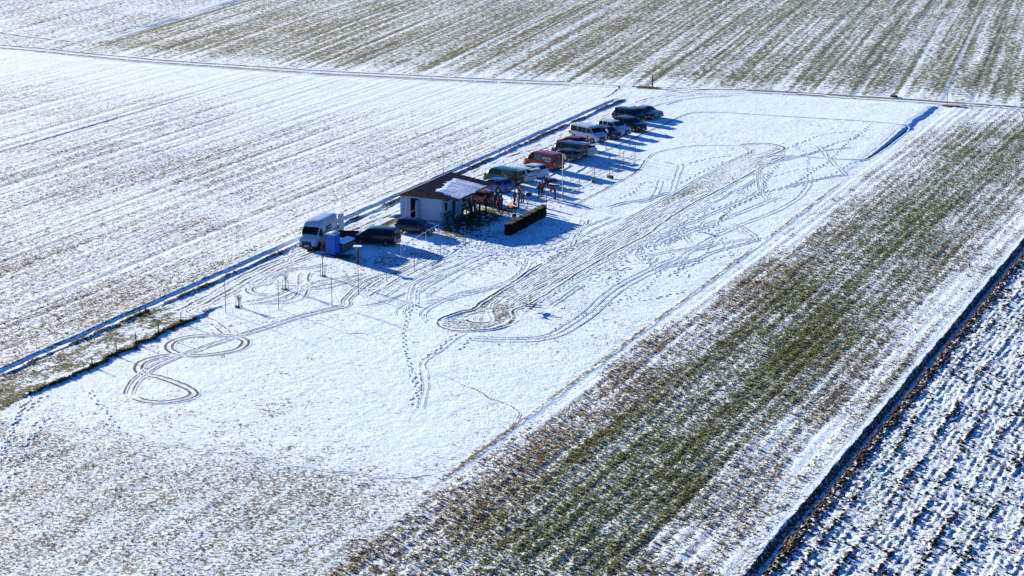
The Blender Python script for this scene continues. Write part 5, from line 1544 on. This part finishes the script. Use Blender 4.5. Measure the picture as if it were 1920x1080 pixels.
model_plane('parked_model', (gp[0], gp[1], float(zh(gp)[0]) + .12), math.radians(-172), 1.9, (.42, .015, .025), 'red low-wing model standing on the snow behind the bending man')
for (x, y, l, c) in ((1003, 333.5, 'dark transport case on the snow left of the red jacket man', (.02, .02, .03)), (1029, 341.5, 'dark blue bag behind the red model aeroplane', (.02, .03, .08)), (1039, 341, 'small olive box behind the red model aeroplane', (.07, .06, .02)),
                     (1112, 342, 'dark tool box beside the pole with lit strips', (.02, .02, .02)), (946, 395, 'small dark bag left of the camp fire', (.02, .02, .03)), (992, 366.5, 'dark flight case behind the white jacket person', (.015, .015, .02)), (1144, 334, 'dark sack at the foot of the net pole', (.015, .02, .03))):
    t = thing('equipment_case', l, 'case', at(x, y), rnd.uniform(0, 3))
    b = MB(); b.prism([(-.35, 0), (.35, 0), (.35, .24), (.28, .3), (-.28, .3), (-.35, .24)], 'y', -.2, .2); b.build('shell', mat('case %d' % int(x), c, .7), t)
    b = MB(); b.tube([(-.1, 0, .3), (-.08, 0, .36), (.08, 0, .36), (.1, 0, .3)], .015, 6); b.build('handle', DARK, t)


# ---------------------------------------------------------------- people
def skin_mesh(name, V, E, Rd, sub=1):
    me = bpy.data.meshes.new(name); me.from_pydata(V, E, []); me.update()
    o = bpy.data.objects.new(name, me); C.objects.link(o)
    sk = o.modifiers.new('skin', 'SKIN'); sk.use_smooth_shade = True
    for i, r in enumerate(Rd):
        d = me.skin_vertices[0].data[i]; d.radius = r if isinstance(r, tuple) else (r, r); d.use_root = (i == 0)
    if sub: m = o.modifiers.new('sub', 'SUBSURF'); m.levels = sub; m.render_levels = sub
    dg = bpy.context.evaluated_depsgraph_get()
    out = bpy.data.meshes.new_from_object(o.evaluated_get(dg)); out.name = name
    bpy.data.objects.remove(o); bpy.data.meshes.remove(me)
    return out


POSES = {}


def pose(kind):
    """joint positions, facing +x"""
    if kind in POSES: return POSES[kind]
    J = dict(pelvis=(0, 0, .95), waist=(.0, 0, 1.10), chest=(.01, 0, 1.32), neck=(.0, 0, 1.48), head=(.03, 0, 1.60), crown=(.03, 0, 1.70))
    for s, n in ((1, 'L'), (-1, 'R')):
        J['sh' + n] = (0, s * .185, 1.41); J['el' + n] = (-.02, s * .235, 1.14); J['wr' + n] = (.06, s * .235, .90)
        J['hip' + n] = (0, s * .10, .90); J['kn' + n] = (.02, s * .115, .49); J['an' + n] = (-.02, s * .125, .09); J['toe' + n] = (.17, s * .15, .045)
    if kind == 'pockets':
        for s, n in ((1, 'L'), (-1, 'R')): J['el' + n] = (-.10, s * .27, 1.16); J['wr' + n] = (.08, s * .19, .99)
    if kind == 'hold':
        for s, n in ((1, 'L'), (-1, 'R')): J['el' + n] = (.02, s * .235, 1.15); J['wr' + n] = (.26, s * .10, 1.18)
        J['head'] = (.06, 0, 1.59); J['crown'] = (.08, 0, 1.69)
    if kind == 'walk':
        J['knL'] = (.17, .11, .50); J['anL'] = (.22, .12, .09); J['toeL'] = (.41, .13, .06); J['knR'] = (-.05, -.11, .49); J['anR'] = (-.30, -.12, .13); J['toeR'] = (-.13, -.13, .045)
        J['elL'] = (-.12, .23, 1.15); J['wrL'] = (-.12, .24, .91); J['elR'] = (.06, -.23, 1.16); J['wrR'] = (.22, -.22, .97)
    if kind == 'bend':
        J.update(waist=(.10, 0, 1.05), chest=(.30, 0, 1.20), neck=(.45, 0, 1.27), head=(.56, 0, 1.28), crown=(.65, 0, 1.30))
        for s, n in ((1, 'L'), (-1, 'R')): J['sh' + n] = (.38, s * .185, 1.24); J['el' + n] = (.44, s * .21, .97); J['wr' + n] = (.52, s * .18, .73); J['kn' + n] = (.0, s * .13, .49)
    if kind == 'crouch':
        J.update(pelvis=(-.15, 0, .38), waist=(-.08, 0, .55), chest=(.05, 0, .76), neck=(.13, 0, .90), head=(.20, 0, 1.0), crown=(.23, 0, 1.1))
        for s, n in ((1, 'L'), (-1, 'R')):
            J['sh' + n] = (.09, s * .185, .84); J['el' + n] = (.24, s * .22, .62); J['wr' + n] = (.45, s * .15, .52); J['hip' + n] = (-.13, s * .11, .36); J['kn' + n] = (.25, s * .17, .48); J['an' + n] = (.06, s * .15, .09); J['toe' + n] = (.25, s * .17, .045)
    R_ = dict(pelvis=(.15, .11), waist=(.135, .10), chest=(.155, .11), neck=(.055, .055), head=(.085, .10), crown=(.055, .06), sh=(.062, .062), el=(.043, .043), wr=(.028, .03), hip=(.085, .085), kn=(.055, .055), an=(.04, .04), toe=(.035, .03))
    order = ['pelvis', 'waist', 'chest', 'neck', 'head', 'crown'] + [k + n for n in 'LR' for k in ('sh', 'el', 'wr', 'hip', 'kn', 'an', 'toe')]
    edges = [('pelvis', 'waist'), ('waist', 'chest'), ('chest', 'neck'), ('neck', 'head'), ('head', 'crown')] + [e for n in 'LR' for e in (('chest', 'sh' + n), ('sh' + n, 'el' + n), ('el' + n, 'wr' + n), ('pelvis', 'hip' + n), ('hip' + n, 'kn' + n), ('kn' + n, 'an' + n), ('an' + n, 'toe' + n))]

    def rad(j, k=1.0, a=0):
        r = R_[j] if j in R_ else R_[j[:-1]]
        return (r[0] * k * .62 + a, r[1] * k + a) if j in ('pelvis', 'waist', 'chest') else (r[0] * k + a, r[1] * k + a)

    def sub(js, a, k=1.0, extra=None):
        idx = {j: i for i, j in enumerate(js)}
        E_ = [(idx[p], idx[q]) for p, q in edges if p in idx and q in idx]
        return [J[j] for j in js], E_, [rad(j, k, a) for j in js], idx
    V, E_, Rr, idx = sub(order, 0, .94)
    V = list(V); Rr = list(Rr)
    for s, n in ((1, 'L'), (-1, 'R')):                     # palms, thumbs and four unequal fingers
        w_ = Vector(J['wr' + n]); d_ = (w_ - Vector(J['el' + n])).normalized(); side_ = Vector((1, 0, 0)); side_ = (side_ - d_ * side_.dot(d_)).normalized()
        base = len(V); V.append(tuple(w_ + d_ * .07)); Rr.append((.028, .018)); E_.append((idx['wr' + n], base))
        for q, ln in enumerate((.062, .072, .068, .052)):
            o_ = side_ * (.030 - .02 * q); p0 = w_ + d_ * .095 + o_; p1 = p0 + d_ * ln * .55; p2 = p1 + d_ * ln * .4 + Vector((0, -s * .012, 0))
            i0 = len(V); V += [tuple(p0), tuple(p1), tuple(p2)]; Rr += [(.009, .009)] * 3; E_ += [(base, i0), (i0, i0 + 1), (i0 + 1, i0 + 2)]
        i0 = len(V); V += [tuple(w_ + d_ * .045 + side_ * .045), tuple(w_ + d_ * .08 + side_ * .06)]; Rr += [(.011, .011)] * 2; E_ += [(base, i0), (i0, i0 + 1)]
    # nose
    h_ = Vector(J['head']); fw = Vector((1, 0, 0)) if kind != 'bend' else Vector((.3, 0, -.95))
    i0 = len(V); V.append(tuple(h_ + fw * .115)); Rr.append((.012, .016)); E_.append((idx['head'], i0))
    body = skin_mesh('body', V, E_, Rr, 1)
    jk = ['pelvis', 'waist', 'chest', 'neck', 'shL', 'elL', 'wrL', 'shR', 'elR', 'wrR']
    V, E_, Rr, idx = sub(jk, .028); Rr[3] = (.062, .062); V = list(V); V[3] = tuple(Vector(V[3]) - (Vector(J['neck']) - Vector(J['chest'])) * .25)
    jacket = skin_mesh('jacket', V, E_, Rr, 1)
    V, E_, Rr, idx = sub(['pelvis', 'hipL', 'knL', 'anL', 'hipR', 'knR', 'anR'], .018, 1.0)
    trousers = skin_mesh('trousers', V, E_, Rr, 1)
    V = []; E_ = []; Rr = []
    for n in 'LR':
        a = Vector(J['an' + n]); tt = Vector(J['toe' + n]); i0 = len(V); V += [tuple(a + Vector((-.05, 0, -.03))), tuple(a.lerp(tt, .5) + Vector((0, 0, -.01))), tuple(tt)]; Rr += [(.05, .055), (.052, .05), (.045, .035)]; E_ += [(i0, i0 + 1), (i0 + 1, i0 + 2)]
    b = MB()
    for n in 'LR':
        a = Vector(J['an' + n]); tt = Vector(J['toe' + n]); b.tube([a + Vector((-.07, 0, -.02)), a + Vector((0, 0, -.005)), a.lerp(tt, .6), tt + Vector((.03, 0, 0))], [.045, .06, .052, .035], 8)
    me = bpy.data.meshes.new('shoes'); me.from_pydata([tuple(v) for v in b.v], [], b.f); me.polygons.foreach_set('use_smooth', np.ones(len(me.polygons), bool))
    # hat / hair: cap over the back of the head
    def cap(r, low, nm):
        v = []; f = []; n = 12; c0 = h_ + Vector((-.012, 0, .035)); ax = (Vector(J['crown']) - h_).normalized(); side_ = Vector((0, 1, 0)); fr_ = side_.cross(ax)
        for i in range(6):
            th_ = math.pi / 2 * (1 - i / 5) + (low if i == 0 else 0)
            for k in range(n):
                a = 2 * math.pi * k / n; back = .5 - .5 * math.cos(a)
                rr = r * math.sin(min(th_, 1.9)); zz = r * math.cos(th_) * 1.05 - (low * .12 * back if i == 0 else 0)
                v.append(c0 + fr_ * rr * math.cos(a) * 1.08 + side_ * rr * math.sin(a) * .92 + ax * zz)
        for i in range(5):
            for k in range(n): f.append((i * n + k, i * n + (k + 1) % n, (i + 1) * n + (k + 1) % n, (i + 1) * n + k))
        m_ = bpy.data.meshes.new(nm); m_.from_pydata([tuple(p) for p in v], [], f); m_.polygons.foreach_set('use_smooth', np.ones(len(m_.polygons), bool)); return m_
    POSES[kind] = (body, jacket, trousers, me, cap(.125, .25, 'hat'), J)
    return POSES[kind]


SKIN = mat('skin', (.42, .25, .18), .6)
def cloth(c): return mat('cloth %.3f %.3f %.3f' % c, c, .85, noise=.15, scale=10)


def person(px, py, kind, face, jacket, trous, head, hat, label, k=1.0, ground=True):
    body, jk, tr, sh, hat_m, J = pose(kind)
    g = G(px, py)
    t = thing('person', label, 'person', (g[0], g[1], float(zh(g)[0]) + .01), math.radians(face), 'people standing around the hut')
    t.scale = (k, k, k)
    for nm, me, m_ in (('body', body, SKIN), ('jacket', jk, cloth(jacket)), ('trousers', tr, cloth(trous)), ('shoes', sh, cloth((.015, .013, .012))), ('hat' if hat else 'hair', hat_m, cloth(head))):
        m2 = me.copy(); m2.materials.clear(); m2.materials.append(m_)
        o = bpy.data.objects.new(nm, m2); C.objects.link(o); o.parent = t
    return t


BLK = (.012, .013, .018); NAV = (.015, .022, .07); REDJ = (.30, .012, .02); GRY = (.25, .25, .26); JEANS = (.035, .06, .12); BRN = (.05, .03, .02)
person(911, 396.5, 'hold', 200, BLK, BLK, (.30, .18, .10), False, 'tall person in black standing before the eave end of the hut', 1.07)
person(928.5, 391, 'pockets', 250, (.02, .04, .20), NAV, (.60, .55, .48), False, 'grey haired person in a royal blue jacket')
person(935, 397.5, 'stand', 230, (.33, .03, .06), BLK, (.03, .03, .03), False, 'person in a red and white jacket with black trousers')
person(940.5, 394, 'pockets', 200, (.06, .03, .20), NAV, (.02, .02, .03), True, 'person in a violet jacket right behind the red and white jacket')
person(899.5, 403.5, 'pockets', 160, BLK, BLK, BLK, True, 'person all in black at the edge of the dark lawn', .98)
person(891.5, 407, 'stand', 190, (.09, .12, .17), (.05, .07, .10), BRN, False, 'person in a grey blue coat under the porch roof')
person(883, 405, 'hold', 20, (.22, .03, .03), NAV, (.20, .20, .20), True, 'person in a dull red jacket under the porch roof')
person(887.5, 399, 'pockets', 120, BLK, NAV, BLK, True, 'person in dark clothes deep under the porch roof')
person(880.5, 396, 'stand', 330, (.12, .12, .10), BRN, (.35, .33, .30), False, 'white haired person in an olive grey jacket by the hut wall')
person(875, 394, 'hold', 330, (.14, .13, .02), BLK, BRN, False, 'person in a mustard jacket right at the hut wall')
person(964.5, 425, 'walk', 20, BLK, NAV, BLK, True, 'person in black walking behind the left end of the hedge')
person(964.5, 384.5, 'stand', 330, BLK, (.025, .035, .06), (.45, .40, .35), False, 'fair haired person in black with one foot by the camp fire')
person(972.5, 390.5, 'pockets', 200, (.20, .012, .018), JEANS, (.03, .02, .02), False, 'person in a dark red jacket and pale jeans, back to the camera, by the fire')
person(980, 380.5, 'pockets', 230, (.45, .44, .38), NAV, (.03, .02, .02), False, 'person in a cream jacket behind the fire group')
person(975.5, 379, 'stand', 260, BLK, BLK, (.35, .02, .02), True, 'person with a red hat at the back of the fire group')
person(1010.5, 371, 'pockets', 320, (.015, .018, .04), NAV, (.02, .02, .02), False, 'person in a dark navy coat beside the bright red jacket', 1.02)
person(1016.5, 368.5, 'stand', 230, REDJ, BLK, (.02, .02, .02), True, 'person in a bright red jacket near the red model aeroplane')
person(1023, 350.5, 'crouch', 300, BLK, BLK, (.05, .02, .02), True, 'crouching person in black beside the red model aeroplane')
person(1040.5, 373, 'bend', 195, (.035, .045, .022), NAV, (.03, .025, .02), False, 'person in an olive jacket bending down over the snow', 1.05)
person(1106.5, 289.5, 'hold', 200, (.015, .018, .04), BLK, BLK, True, 'person in dark clothes standing at the open tailgate of the white car', 1.06)
person(1097.5, 279, 'bend', 160, (.50, .12, .10), BLK, (.25, .12, .08), False, 'person in a pale red jacket leaning behind the white car')
person(1101, 281, 'stand', 220, (.10, .10, .12), BLK, BLK, False, 'person in grey behind the loading pair at the white car')
